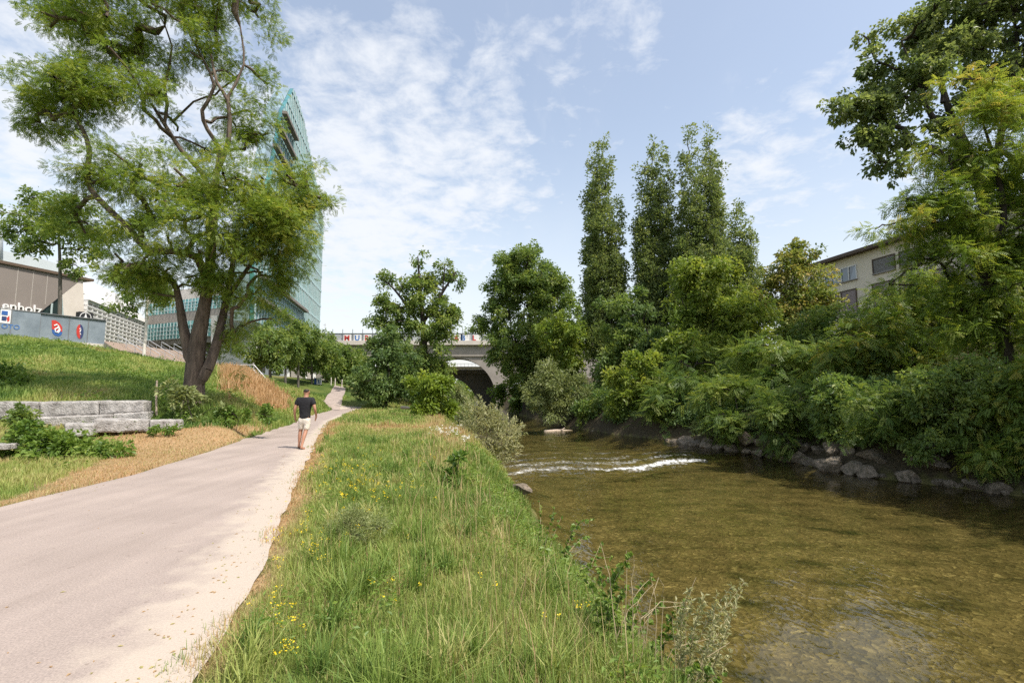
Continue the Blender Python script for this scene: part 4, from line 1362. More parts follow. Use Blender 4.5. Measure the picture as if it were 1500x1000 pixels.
rnd = np.random.default_rng(90)
ny = 5200
uy = np.concatenate([rnd.uniform(6, 45, 3600), rnd.uniform(45, 100, 1600)])
ux = wr(uy) + 1.3 + rnd.random(ny) ** 1.3 * 6.5
uz = H(ux, uy) + rnd.random(ny) * (0.2 + 0.8 * fbm(np.stack([ux, uy], -1) * 0.5, 92))
kp = (fbm(np.stack([ux, uy], -1) * 0.9, 93) > 0.50)
UA = np.stack([ux, uy, uz], -1)[kp]
idx = np.repeat(np.arange(len(UA)), 36)
tot = len(idx)
P = UA[idx] + rnd.normal(size=(tot, 3)) * np.array([0.34, 0.34, 0.22])
D = norm(rnd.normal(size=(tot, 3)) + np.array([-0.5, -0.2, -0.1]))
Nn, Sd = frames(D, rnd, 0.55)
ln = (0.09 + 0.0034 * UA[idx, 1]) * (0.6 + 0.8 * rnd.random(tot))
tn = np.clip(0.35 + 0.5 * (fbm(UA * 0.6, 94) - 0.5)[idx] * 2 + 0.3 * (rnd.random(tot) - 0.5), 0, 1)
o = link("undergrowth", leaves_mesh("undergrowth", P, D, Nn, Sd, ln, ln * 0.6, tn, "broad"), M["dark"])  # darker leaf material puts the bank's shade into the colour
tag(o, "dark leafy undergrowth covering the shaded far bank", "undergrowth", None, "stuff")
wood("far_woodland", "green woodland glimpsed far behind the bridge", [(x, y, 60, 26, 185) for (x, y) in [(560, 570), (630, 575), (690, 590), (740, 575), (800, 565), (860, 560), (920, 560), (500, 565)]], "mid", 91, k=0.03, m=30, lpx=5, Lpx=16, gap=0.25)


# ------------------------------------------------------------------ grass
def blades(name, P, h, w, tint, rnd, lean=0.5, mat="grass"):
    n = len(P)
    a = rnd.random(n) * 2 * np.pi
    d = np.stack([np.cos(a), np.sin(a), np.zeros(n)], -1)
    b2 = a + np.pi / 2 + rnd.normal(size=n) * 0.6
    s = np.stack([np.cos(b2), np.sin(b2), np.zeros(n)], -1)
    bend = lean * rnd.random(n) ** 1.3
    tv = [0.0, 0.45, 0.8, 1.0]
    rows = []
    for i, t in enumerate(tv):
        c = P + d * (bend * h * t ** 1.8)[:, None] + np.array([0, 0, 1.0]) * (h * (t - 0.35 * bend * t ** 2.2))[:, None]
        ww = w * (1.0, 0.85, 0.5, 0)[i]
        if i < 3:
            rows += [c - s * (ww / 2)[:, None], c + s * (ww / 2)[:, None]]
        else:
            rows.append(c)
    V = np.stack(rows, 1)
    k = 7
    base = (np.arange(n) * k)[:, None]
    loops = np.concatenate([base + np.array([0, 1, 3, 2]), base + np.array([2, 3, 5, 4]), base + np.array([4, 5, 6])], 1).reshape(-1)
    nf = np.tile([4, 4, 3], n)
    me = mesh_from(name, V.reshape(-1, 3), nf, loops, {"tint": np.repeat(tint, k)})
    return me


def scatter(x0, x1, y0, y1, dens, rnd):
    n = int((x1 - x0) * (y1 - y0) * dens)
    return rnd.uniform(x0, x1, n), rnd.uniform(y0, y1, n)


def join_me(name, mes, mat):
    V, Nf, Lp, T, c = [], [], [], [], 0
    for me in mes:
        v = np.empty(len(me.vertices) * 3, np.float32)
        me.vertices.foreach_get("co", v)
        l = np.empty(len(me.loops), np.int32)
        me.loops.foreach_get("vertex_index", l)
        nfv = np.empty(len(me.polygons), np.int32)
        me.polygons.foreach_get("loop_total", nfv)
        tt = np.empty(len(me.vertices), np.float32)
        me.attributes["tint"].data.foreach_get("value", tt)
        V.append(v.reshape(-1, 3))
        Lp.append(l + c)
        Nf.append(nfv)
        T.append(tt)
        c += len(me.vertices)
        bpy.data.meshes.remove(me)
    return link(name, mesh_from(name, np.concatenate(V), np.concatenate(Nf), np.concatenate(Lp), {"tint": np.concatenate(T)}), M[mat])


grnd = np.random.default_rng(5)
parts = []
for (y0, y1, dens, hh, ww) in [(1.6, 4.5, 3600, 0.165, 0.0056), (4.5, 8, 2300, 0.165, 0.0078), (8, 14, 1100, 0.17, 0.013), (14, 24, 460, 0.18, 0.022), (24, 40, 170, 0.22, 0.04), (40, 64, 60, 0.25, 0.075)]:
    x0 = float(pr(y1) - 0.6)
    x1 = float(max(wl(y0), wl(y1)) + 0.2)
    X, Y = scatter(x0, x1, y0, y1, dens, grnd)
    ed = X - pr(Y) + 0.25 * (fbm(np.stack([X, Y], -1) * 2.2, 71) - 0.5)
    keep = (ed > -0.06 + 0.26 * grnd.random(len(X)) ** 2) & (X < wl(Y) - 0.12) & (np.abs(X) < Y * 1.05 + 2)
    clump = fbm(np.stack([X, Y], -1) * 2.6, 72)
    keep &= (clump + 0.5 * grnd.random(len(X))) > 0.46
    X, Y, clump, ed = X[keep], Y[keep], clump[keep], ed[keep]
    tuss = np.clip((vnoise(np.stack([X, Y], -1) * 1.15, 73) - 0.45) * 2.4, 0, 1)
    slope = np.clip((X - (wl(Y) - 2.4)) / 0.8, 0, 1)
    h = hh * (0.35 + 1.0 * grnd.random(len(X))) * (0.32 + 0.55 * clump + 0.95 * tuss + 0.35 * slope) * (0.45 + 0.55 * np.clip(ed / 0.6, 0, 1))
    w = ww * (0.6 + 0.8 * grnd.random(len(X)))
    d = dryness(X, Y)
    d = np.clip(d - 0.14 * tuss + 0.30 * (grnd.random(len(X)) - 0.5) + 0.04, 0, 1)
    straw = grnd.random(len(X)) < 0.10
    d = np.where(straw, 0.70 + 0.2 * grnd.random(len(X)), d)
    P = np.stack([X, Y, H(X, Y) - 0.01], -1)
    parts.append(blades("g", P, h, w, d, grnd, 0.75))
for _ in range(200):
    y = 2.2 + 16 * grnd.random() ** 1.5
    x = grnd.uniform(float(pr(y)) + 0.3, float(wl(y)) - 0.3)
    nb_ = int(np.interp(y, [2, 6, 18], [70, 50, 26]))
    r_ = np.abs(grnd.normal(size=nb_)) * 0.07
    a_ = grnd.random(nb_) * 6.283
    px_, py_ = x + r_ * np.cos(a_), y + r_ * np.sin(a_)
    hgt = (0.21 + 0.18 * grnd.random()) * (0.6 + 0.6 * grnd.random(nb_))
    tint0 = grnd.choice((0.16, 0.26, 0.38, 0.52, 0.68), p=(.15, .27, .28, .18, .12))
    parts.append(blades("g", np.stack([px_, py_, H(px_, py_) - 0.01], -1), hgt, np.full(nb_, 0.0052 + 0.0011 * y) * (0.7 + 0.6 * grnd.random(nb_)), np.clip(tint0 + 0.22 * (grnd.random(nb_) - 0.5), 0, 1), grnd, 1.05))
o = join_me("meadow_grass", parts, "grass")
tag(o, "long mixed green and straw grass of the riverside meadow", "grass", None, "stuff")

parts = []
for (y0, y1, dens, hh, ww, xw) in [(3, 9, 1000, 0.10, 0.010, 12), (9, 14, 620, 0.12, 0.014, 16), (14, 19, 380, 0.14, 0.02, 26), (19, 30, 210, 0.24, 0.032, 34), (30, 48, 120, 0.28, 0.05, 40), (48, 68, 45, 0.30, 0.08, 20)]:
    x1 = float(max(pl(y0), pl(min(y1, 54))) + 0.1)
    if y0 >= 48:
        x1 = -14.5
    X, Y = scatter(x1 - xw, x1, y0, y1, dens, grnd)
    keep = (X < pl(Y) + 0.02 - 0.12 * grnd.random(len(X)) ** 2) & (np.abs(X) < Y * 1.06 + 1) & (Y < 46.5 + np.clip((X + 28) * 1.2, 0, 30))
    tt_ = (Y - 49) / 17.0
    cxr = A0[0] * (1 - tt_) + B0[0] * tt_
    keep &= ~((Y > 47.5) & (np.abs(X - cxr) < 0.85))
    X, Y = X[keep], Y[keep]
    Z = H(X, Y)
    d = dryness(X, Y)
    bare = in_poly_px(X, Y, Z, BROWN_PX)
    kp = ~(bare & (grnd.random(len(X)) < 0.35))
    X, Y, Z, d, bare = X[kp], Y[kp], Z[kp], d[kp], bare[kp]
    tall = in_poly_px(X, Y, Z, OR_PX)
    clump = fbm(np.stack([X, Y], -1) * 1.4, 75)
    h = hh * (0.5 + 0.9 * grnd.random(len(X))) * (0.5 + clump) * np.where(tall, 2.2, 1) * np.where(bare, 0.5, 1)
    w = ww * (0.6 + 0.8 * grnd.random(len(X)))
    d = np.clip(d + 0.25 * (grnd.random(len(X)) - 0.5) * np.where(tall, 0.3, 1), 0, 1)
    parts.append(blades("g", np.stack([X, Y, Z - 0.01], -1), h, w, d, grnd, 0.7))
o = join_me("embankment_grass", parts, "grass")
tag(o, "green, brown and straw coloured grass of the slope left of the path", "grass", None, "stuff")

# ------------------------------------------------------------------ meadow plants
rnd = np.random.default_rng(101)


def leafset(name, mat, P, D, ln, asp, tint, parent=None, kind="broad", updir=0.6):
    Nn, Sd = frames(D, rnd, updir)
    return link(name, leaves_mesh(name, P, D, Nn, Sd, ln, ln * asp, tint, kind), M[mat], parent)


# broad weeds between the grass
n = 2600
X = rnd.uniform(-6, 3.0, n * 3)
Y = 1.8 + 20 * rnd.random(n * 3) ** 1.7
kp = (X > pr(Y) + 0.35) & (X < wl(Y) - 0.3) & (fbm(np.stack([X, Y], -1) * 0.9, 111) > 0.50)
X, Y = X[kp][:n], Y[kp][:n]
C = np.stack([X, Y, H(X, Y) + 0.05 + 0.16 * rnd.random(len(X))], -1)
idx = np.repeat(np.arange(len(X)), 9)
D = norm(rnd.normal(size=(len(idx), 3)) * np.array([1, 1, 0.35]) + np.array([0, 0, 0.45]))
ln = (0.035 + 0.05 * rnd.random(len(X)))[idx] * (0.7 + 0.6 * rnd.random(len(idx)))
P = C[idx] + rnd.normal(size=(len(idx), 3)) * np.array([0.05, 0.05, 0.04])
o = leafset("meadow_weeds", "bramble", P, D, ln * 0.62, 0.42, np.clip(0.25 + 0.5 * rnd.random(len(idx)), 0, 1))
tag(o, "low broad leaved weeds mixed into the meadow grass", "weeds", None, "stuff")
n = 2600
X = rnd.uniform(-40, -9, n)
Y = rnd.uniform(8, 46, n)
kp = (X < pl(Y) - 0.4) & (fbm(np.stack([X, Y], -1) * 0.45, 141) > 0.53) & ~in_poly_px(X, Y, H(X, Y), OR_PX) & ~in_poly_px(X, Y, H(X, Y), BROWN_PX)
X, Y = X[kp], Y[kp]
C = np.stack([X, Y, H(X, Y) + 0.08 + 0.25 * rnd.random(len(X))], -1)
idx = np.repeat(np.arange(len(X)), 14)
D = norm(rnd.normal(size=(len(idx), 3)) * np.array([1, 1, 0.5]) + np.array([0, 0, 0.3]))
ln = (0.07 + 0.003 * Y)[idx] * (0.6 + 0.7 * rnd.random(len(idx)))
P = C[idx] + rnd.normal(size=(len(idx), 3)) * np.array([0.16, 0.16, 0.10])
o = leafset("slope_weeds", "bramble", P, D, ln, 0.5, np.clip((0.15 + 0.6 * rnd.random(len(X)))[idx] + 0.2 * rnd.random(len(idx)), 0, 1))
tag(o, "scattered leafy weeds on the grass slope left of the path", "weeds", None, "stuff")
# yellow flowers
spots = []
for (px, py, r, k) in [(530, 690, 55, 90), (470, 690, 40, 50), (500, 720, 50, 70), (575, 725, 40, 45), (450, 790, 60, 60), (430, 820, 40, 40), (530, 770, 60, 30), (580, 880, 60, 14), (425, 965, 40, 22), (390, 910, 40, 24), (620, 680, 30, 18), (700, 860, 50, 6), (820, 910, 30, 12)]:
    for _ in range(int(k * 0.42)):
        w = ground(px + rnd.normal() * r * 0.6, py + rnd.normal() * r * 0.25, 0.2)
        if pr(w[1]) + 0.1 < w[0] < wl(w[1]) - 0.5:
            spots.append(w)
spots = np.array(spots)
spots[:, 2] = H(spots[:, 0], spots[:, 1]) + 0.20 + 0.15 * rnd.random(len(spots))
idx = np.repeat(np.arange(len(spots)), 7)
a = rnd.random(len(idx)) * 6.283
D = norm(np.stack([np.cos(a), np.sin(a), 0.25 + 0.3 * rnd.random(len(idx))], -1))
ln = np.where(spots[idx, 1] < 6, 0.014, 0.019) * (0.8 + 0.5 * rnd.random(len(idx)))
fl = leafset("wildflowers", "petal", spots[idx] + rnd.normal(size=(len(idx), 3)) * 0.012, D, ln, 0.6, rnd.random(len(idx)))
tag(fl, "small yellow meadow flowers in loose patches along the path side", "flowers", None, "stuff")
# pale seed heads along the river edge
n = 1500
Y = 3 + 30 * rnd.random(n) ** 1.3
X = wl(Y) - 2.3 + rnd.normal(size=n) * 0.5
kp = (X > pr(Y) + 0.4) & (X < wl(Y) - 0.4)
X, Y = X[kp], Y[kp]
P0 = np.stack([X, Y, H(X, Y)], -1)
me = blades("seed", P0, 0.26 + 0.26 * rnd.random(len(X)), 0.0035 + 0.0008 * Y, 0.72 + 0.2 * rnd.random(len(X)), rnd, 0.6)
o = join_me("dry_grass", [me], "grass")
tag(o, "straw coloured seeding grass along the top of the river bank", "grass", None, "stuff")


def ground_y(px, py):
    """first point where the view ray meets the ground"""
    d = ray(px, py)
    d = d / d[1]
    ys = np.linspace(2, 70, 2400)
    z = CAMZ + d[2] * ys
    h = H(d[0] * ys, ys)
    k = np.argmax(z < h)
    return float(ys[k])


n = 420
Y = 2.6 + 22 * rnd.random(n) ** 2
e = rnd.random(n)
X = np.where(e < 0.72, pr(Y) - 0.05 - np.abs(rnd.normal(size=n)) * 0.28, np.where(e < 0.85, pl(Y) + np.abs(rnd.normal(size=n)) * 0.22, pl(Y) + rnd.random(n) * (pr(Y) - pl(Y))))
P = np.stack([X, Y, H(X, Y) + 0.034], -1)
a = rnd.random(n) * 6.283
D = np.stack([np.cos(a), np.sin(a), 0.12 * rnd.random(n)], -1)
o = leafset("leaf_litter", "grass", P, norm(D), 0.016 + 0.03 * rnd.random(n), 0.45, np.where(rnd.random(n) < .5, 0.9, 0.72) + 0.08 * rnd.random(n), None, "broad", 0.95)
tag(o, "dry leaves and grass bits scattered along the path edge", "leaf litter", None, "stuff")


# ---- single plants
def bush(name, label, px, Y, bl, mat, seed, **kw):
    return tree(name, label, kw.pop("cat", "bush"), px, Y, bl, mat, seed=seed, crown_name=kw.pop("crown_name", "foliage"), trunk_name="stem", **kw)


bush("bramble_bush", "broad bright green bramble bush in front of the granite blocks", 75, 13.5, [(70, 652, 46, 14), (35, 650, 30, 14), (118, 652, 30, 12), (158, 658, 26, 9), (85, 668, 50, 12), (50, 640, 22, 10), (150, 678, 32, 8), (60, 676, 30, 8)],
     "bramble", 120, tr=0.02, nb=60, k=0.05, m=34, lpx=7.5, asp=0.6, Lpx=18, gap=0.34, droop=0.1)
bush("nettle_bush", "dark green weeds between the bramble and the left end of the granite blocks", 35, 15.5, [(33, 612, 14, 12), (22, 618, 14, 8), (42, 616, 9, 9)], "mid", 121, tr=0.02, nb=30, k=0.06, m=34, lpx=6, Lpx=14, gap=0.30)
bush("bramble_bush", "dark green bramble bush up the slope above the granite blocks at the left frame edge", 15, 22, [(15, 562, 36, 20), (-20, 565, 36, 22), (38, 570, 18, 12), (0, 548, 24, 10)], "bramble", 122, tr=0.03, nb=40, k=0.06, m=36, lpx=5, asp=0.6, Lpx=13, gap=0.30)
bush("cornel_bush", "pale yellow green shrub in front of the locust trunk", 285, 18.4, [(278, 596, 22, 16), (258, 590, 12, 14), (298, 600, 14, 11), (278, 578, 12, 9), (288, 612, 22, 8), (308, 602, 9, 9), (246, 576, 8, 8)],
     "willow", 123, tr=0.02, nb=60, k=0.05, m=26, lpx=7.0, asp=0.55, Lpx=15, gap=0.34, up=0.3)
bush("weed_clump", "low pale weeds along the brown verge right of the yellow green shrub", 350, 18.5, [(350, 606, 30, 7), (385, 606, 22, 6), (325, 612, 20, 6)], "bramble", 124, tr=0.01, nb=20, k=0.10, m=24, lpx=5, Lpx=8, gap=0.3, cat="plant")
bush("weed_clump", "small leafy weeds at the foot of the end granite seat block", 150, 16.6, [(148, 629, 14, 5), (240, 628, 12, 4), (258, 630, 9, 4)], "bramble", 125, tr=0.01, nb=16, k=0.16, m=24, lpx=4.5, Lpx=7, gap=0.2, cat="plant")
bush("lavender_clump", "blue grey wiry herb clump in the middle of the meadow", 520, ground_y(520, 800), [(520, 775, 34, 16), (545, 770, 26, 14), (500, 770, 22, 12)], "willow", 126, tr=0.01, nb=60, k=0.10, m=26, lpx=7, asp=0.12, Lpx=16, gap=0.3, up=1.0, droop=0, updir=0.2, cat="plant")
bush("dock_plant", "upright dock plant with a brown seed spike and broad leaves near the bank edge", 668, ground_y(668, 712), [(663, 708, 12, 5), (670, 702, 8, 6), (672, 685, 3, 14, 0, 2)], "bramble", 127, tr=0.015, nb=20, k=0.10, m=12, lpx=11, asp=0.4, Lpx=12, gap=0.2, up=0.6, cat="plant")
yb = 5.6
def cane_plant(name, label, roots, Y, mat, leaf, asp, per, seed, stem_r=0.004, lpn=4, stem_mat="dry_stem", arch=0.12):
    """arching canes with leaves set along them; roots: [(x0, y0, x1, y1), ...] in photo pixels"""
    global rnd
    r0 = rnd
    rnd = np.random.default_rng(seed)
    z0 = at(roots[0][0], roots[0][1], Y)
    root = empty(name, tuple(z0), label, "plant")
    P, D, ln = [], [], []
    sb = MB()
    for (x0, y0, x1, y1) in roots:
        Ya, Yb = Y + rnd.normal() * 0.12, Y + rnd.normal() * 0.25
        a, b_ = at(x0, y0, Ya), at(x1, y1, Yb)
        a[2] = float(H(a[0], a[1])) - 0.03
        Lc = np.linalg.norm(b_ - a)
        n_ = 9
        side = rnd.normal(size=3) * 0.06 * Lc
        pts = [a * (1 - t) + b_ * t + np.array([0, 0, arch * Lc * math.sin(math.pi * t)]) + side * math.sin(math.pi * t) for t in np.linspace(0, 1, n_)]
        sb.tube(pts, np.linspace(stem_r, stem_r * 0.35, n_), 5)
        pts = np.array(pts)
        m_ = max(4, int(per * Lc))
        for t in np.linspace(0.18, 1.0, m_):
            f = t * (n_ - 1)
            k_ = min(int(f), n_ - 2)
            p_ = pts[k_] * (1 - (f - k_)) + pts[k_ + 1] * (f - k_)
            tg = norm(pts[k_ + 1] - pts[k_])
            az = rnd.normal(size=3)
            az = norm(az - tg * (az @ tg))
            for q in range(lpn):
                d_ = norm(tg * 0.55 + az * 0.9 + rnd.normal(size=3) * 0.45 + np.array([0, 0, 0.15]))
                P.append(p_)
                D.append(d_)
                ln.append(leaf * rnd.uniform(0.6, 1.25) * (1.0 - 0.35 * t))
    sb.build("stem", M[stem_mat], root)
    P, D, ln = np.array(P), np.array(D), np.array(ln)
    leafset("foliage", mat, P, D, ln, asp, np.clip(0.5 + 0.7 * (rnd.random(len(P)) - 0.5), 0, 1), root)
    rnd = r0
    return root


cane_plant("bramble_plant", "bramble canes with light green leaves hanging over the bank halfway to the riffle",
           [(820, 815, 868, 762), (815, 800, 845, 765), (830, 830, 895, 815), (825, 810, 905, 838), (800, 790, 822, 758), (840, 835, 880, 795), (810, 795, 860, 785), (790, 775, 812, 745), (780, 760, 790, 735), (835, 830, 858, 835)], 6.4, "bramble", 0.075, 0.7, 16, 128)
cane_plant("bramble_plant", "larger bramble sprawling at the bank foot left of the dry stems",
           [(880, 880, 925, 815), (870, 870, 905, 830), (900, 900, 955, 845), (890, 890, 880, 835), (910, 910, 968, 880), (930, 930, 1005, 905), (950, 950, 1020, 935), (960, 970, 1040, 975), (920, 920, 940, 870), (900, 900, 915, 860), (940, 945, 985, 900), (970, 985, 1060, 990), (880, 880, 860, 850), (915, 920, 890, 880), (1000, 990, 1045, 930), (960, 940, 1000, 880)], 3.9, "bramble", 0.070, 0.72, 22, 129)
cane_plant("willow_shoot", "silver leaved willow shoot reaching out over the water at the bottom of the bank",
           [(1000, 960, 1090, 852), (1000, 955, 1072, 858), (1000, 950, 1050, 868), (1000, 960, 1078, 888), (1000, 960, 1066, 905), (1000, 955, 1032, 872), (1005, 965, 1062, 930), (1000, 950, 1010, 862), (1010, 970, 1050, 950), (995, 950, 990, 880), (1000, 960, 1040, 900), (1000, 960, 1022, 905), (990, 970, 1085, 870), (1000, 970, 1058, 890), (1010, 980, 1070, 955), (990, 960, 1015, 880), (985, 950, 1000, 895)], 3.9, "silver", 0.066, 0.30, 52, 130, stem_r=0.0035, lpn=3, arch=0.05)
root = empty("dry_stems", tuple(at(960, 990, 3.7)), "bundle of tall bare straw coloured stems at the water's edge", "dead plant")
for pts in [[(962, 1010), (960, 950), (961, 890), (955, 845)], [(970, 1010), (968, 940), (972, 872)], [(935, 960), (945, 905), (968, 882), (1008, 880)], [(925, 950), (940, 905), (960, 890), (1002, 888)], [(940, 960), (952, 880), (965, 846), (972, 858), (969, 880)],
            [(915, 930), (917, 870), (917, 806)], [(927, 930), (926, 870), (928, 813)], [(905, 910), (893, 840), (878, 796)], [(1000, 930), (1006, 880), (1020, 846)], [(1000, 1010), (1030, 965), (1068, 940)], [(955, 1000), (985, 950), (1040, 934)], [(890, 950), (920, 890), (958, 856)], [(985, 1010), (990, 960), (985, 905)], [(950, 1000), (945, 940), (930, 885)]]:
    mb = MB()
    Yq = 3.5 + rnd.random() * 0.35
    w = [at(q[0], q[1], Yq + 0.04 * i) for i, q in enumerate(pts)]
    w = [np.array(x) for x in w]
    w[0][2] = float(H(w[0][0], w[0][1])) - 0.03
    dense = [w[0]]
    for a, b_ in zip(w[:-1], w[1:]):
        for t in (0.33, 0.66, 1.0):
            dense.append(a * (1 - t) + b_ * t + rnd.normal(size=3) * 0.004)
    mb.tube(dense, np.linspace(0.0042, 0.0016, len(dense)), 5)
    mb.build("stem", M["dry_stem"], root)
# leafy weeds down the whole bank slope
n = 3600
Y = 2.4 + 24 * rnd.random(n) ** 1.5
X = wl(Y) - 0.40 - 1.7 * rnd.random(n)
kp = fbm(np.stack([X, Y], -1) * 1.1, 131) > 0.50
X, Y = X[kp], Y[kp]
hgt = 0.04 + 0.20 * rnd.random(len(X)) * fbm(np.stack([X, Y], -1) * 0.9, 132) * 1.8
C = np.stack([X, Y, H(X, Y) + hgt], -1)
idx = np.repeat(np.arange(len(X)), 8)
D = norm(rnd.normal(size=(len(idx), 3)) * np.array([1, 1, 0.5]) + np.array([0.3, -0.1, 0.3]))
ln = (0.03 + 0.03 * rnd.random(len(X)) + 0.0018 * Y)[idx] * (0.7 + 0.6 * rnd.random(len(idx)))
P = C[idx] + rnd.normal(size=(len(idx), 3)) * 0.05
o = leafset("bank_weeds", "bramble", P, D, ln, 0.5, np.clip(0.35 + 0.6 * rnd.random(len(idx)), 0, 1))
tag(o, "leafy light green weeds covering the bank slope down to the water", "weeds", None, "stuff")

# white umbels near the worn patch
cl = [ground(655 + rnd.normal() * 12, 628 + rnd.normal() * 4, 0.35) for _ in range(40)] + [ground(682 + rnd.normal() * 6, 640 + rnd.normal() * 3, 0.3) for _ in range(14)]
cl = np.array(cl)
idx = np.repeat(np.arange(len(cl)), 6)
a = rnd.random(len(idx)) * 6.283
M["white_petal"] = mat_leaf("white_petal", [(0, (0.62, 0.62, 0.56)), (1, (0.75, 0.75, 0.7))], 0.2)
o = leafset("white_flowers", "white_petal", cl[idx] + rnd.normal(size=(len(idx), 3)) * 0.02, norm(np.stack([np.cos(a), np.sin(a), 0.2 + 0 * a], -1)), np.full(len(idx), 0.05), 0.8, rnd.random(len(idx)))
tag(o, "white flowering umbels at the far end of the meadow near the river", "flowers", None, "stuff")


# ------------------------------------------------------------------ stones
def trilin(c, u, v, w):
    """c: 8 corners (x,y,z order bits)"""
    r = 0
    for i in range(8):
        wx = u if i & 1 else 1 - u
        wy = v if i & 2 else 1 - v
        wz = w if i & 4 else 1 - w
        r = r + np.multiply.outer(wx * wy * wz, c[i])
    return r


def rough_block(name, c8, label, seed, amp=0.03, res=(22, 8, 7), mat="granite", cat="stone block", group=None):
    c8 = np.array(c8, float)
    bm = bmesh.new()
    nx, ny, nz = res
    cen = c8.mean(0)
    ids = {}
    for i in range(nx + 1):
        for j in range(ny + 1):
            for k in range(nz + 1):
                if i in (0, nx) or j in (0, ny) or k in (0, nz):
                    u, v, w = i / nx, j / ny, k / nz
                    p = trilin(c8, np.array([u]), np.array([v]), np.array([w]))[0]
                    nrm = np.array([(u > .999) * 1.0 - (u < .001), (v > .999) * 1.0 - (v < .001), (w > .999) * 1.0 - (w < .001)])
                    edge = np.sum(np.abs(nrm)) > 1
                    q = (fbm((p * 2.2 + seed * 3.1)[None], 7, 3)[0] - 0.5) + 0.5 * (fbm((p * 8 + seed)[None], 8, 2)[0] - 0.5)
                    d = amp * 2 * q - (amp * 0.7 if edge else 0)
                    # local frame is close to world axes
                    ids[i, j, k] = bm.verts.new(p + nrm * d)
    def q4(a, b, c, d):
        bm.faces.new([ids[a], ids[b], ids[c], ids[d]])
    for i in range(nx):
        for j in range(ny):
            for k in (0, nz):
                q4((i, j, k), (i + 1, j, k), (i + 1, j + 1, k), (i, j + 1, k))
    for i in range(nx):
        for k in range(nz):
            for j in (0, ny):
                q4((i, j, k), (i + 1, j, k), (i + 1, j, k + 1), (i, j, k + 1))
    for j in range(ny):
        for k in range(nz):
            for i in (0, nx):
                q4((i, j, k), (i, j + 1, k), (i, j + 1, k + 1), (i, j, k + 1))
    bmesh.ops.recalc_face_normals(bm, faces=bm.faces)
    me = bpy.data.meshes.new(name)
    bm.to_mesh(me)
    bm.free()
    o = link(name, me, M[mat])
    return tag(o, label, cat, group)


def px_block(px0, px1, t0, t1, b0, b1, Y0, Y1, dep, label, seed, name="granite_block", **kw):
    A, B = at(px0, b0, Y0), at(px1, b1, Y1)
    At, Bt = at(px0, t0, Y0), at(px1, t1, Y1)
    dv = np.array([-(B - A)[1], (B - A)[0], 0])
    dv = dv / np.linalg.norm(dv) * dep
    if dv[1] < 0:
        dv = -dv
    return rough_block(name, [A, B, A + dv, B + dv, At, Bt, At + dv, Bt + dv], label, seed, **kw)


GR = "granite terrace blocks by the path"
px_block(-90, 26, 588, 588, 616, 614, 16.6, 16.9, 0.9, "granite block of the upper course at the left frame edge, behind dark weeds", 1, group=GR)
px_block(27, 56, 589, 589, 614, 613, 17.0, 17.1, 0.9, "short granite block of the upper course, half hidden by the bramble", 2, group=GR)
px_block(57, 144, 588, 587, 611, 607, 17.1, 17.6, 0.8, "long granite block of the upper course with a rust stained left end", 3, group=GR)
px_block(145, 211, 587, 587, 607, 604, 17.6, 18.0, 0.8, "granite block at the right end of the upper course", 4, group=GR)
px_block(40, 163, 611.5, 606.5, 628, 622, 16.9, 17.5, 0.9, "long granite block of the lower course under the rust stained one", 5, group=GR)
px_block(164, 217, 605.5, 602.5, 620, 617, 17.45, 17.85, 0.9, "granite block at the right end of the lower course", 6, group=GR)
px_block(136, 218, 613.5, 614, 634, 632, 16.2, 16.9, 0.75, "long low granite seat block in front of the two courses", 7, group=GR)
px_block(219, 266, 614.5, 615, 631, 629, 16.9, 17.3, 0.6, "low granite end block nearest the yellow green shrub", 8, group=GR)
px_block(94, 139, 620, 621, 640, 639, 15.3, 15.7, 0.8, "flat granite block lying in the bramble before the seat blocks", 9, group=GR)
px_block(-40, 12, 650, 651, 660, 659, 12.6, 12.8, 0.5, "small granite slab in the grass at the left frame edge below the bramble", 10, group=GR)


def boulder_mesh(seed, sub=3, f=0.55):
    bm = bmesh.new()
    bmesh.ops.create_icosphere(bm, subdivisions=sub, radius=1)
    rr = np.random.default_rng(seed)
    planes = norm(rr.normal(size=(15, 3)))
    offs = 0.50 + 0.32 * rr.random(15)
    for v in bm.verts:
        p = np.array(v.co)
        for a, b_ in zip(planes, offs):
            d = p @ a - b_
            if d > 0:
                p = p - a * d * 0.98
        p = p * (1 + 0.12 * (fbm((p * 3 + seed)[None], 3, 3)[0] - 0.5))
        v.co = Vector(p)
    me = bpy.data.meshes.new("boulder")
    bm.to_mesh(me)
    bm.free()
    me.materials.append(M["boulder"])
    return me


protos = [boulder_mesh(200 + i) for i in range(7)]
prnd = random.Random(4)
RG = "riprap boulders at the foot of the far bank"


def boulder(X, Y, z, sx, sy, sz, label, group=None, mi=None):
    o = bpy.data.objects.new("boulder", protos[prnd.randrange(7) if mi is None else mi])
    COL.objects.link(o)
    o.location = (X, Y, z)
    o.scale = (sx, sy, sz)
    o.rotation_euler = (prnd.uniform(-.2, .2), prnd.uniform(-.2, .2), prnd.uniform(0, 6.28))
    return tag(o, label, "boulder", group)


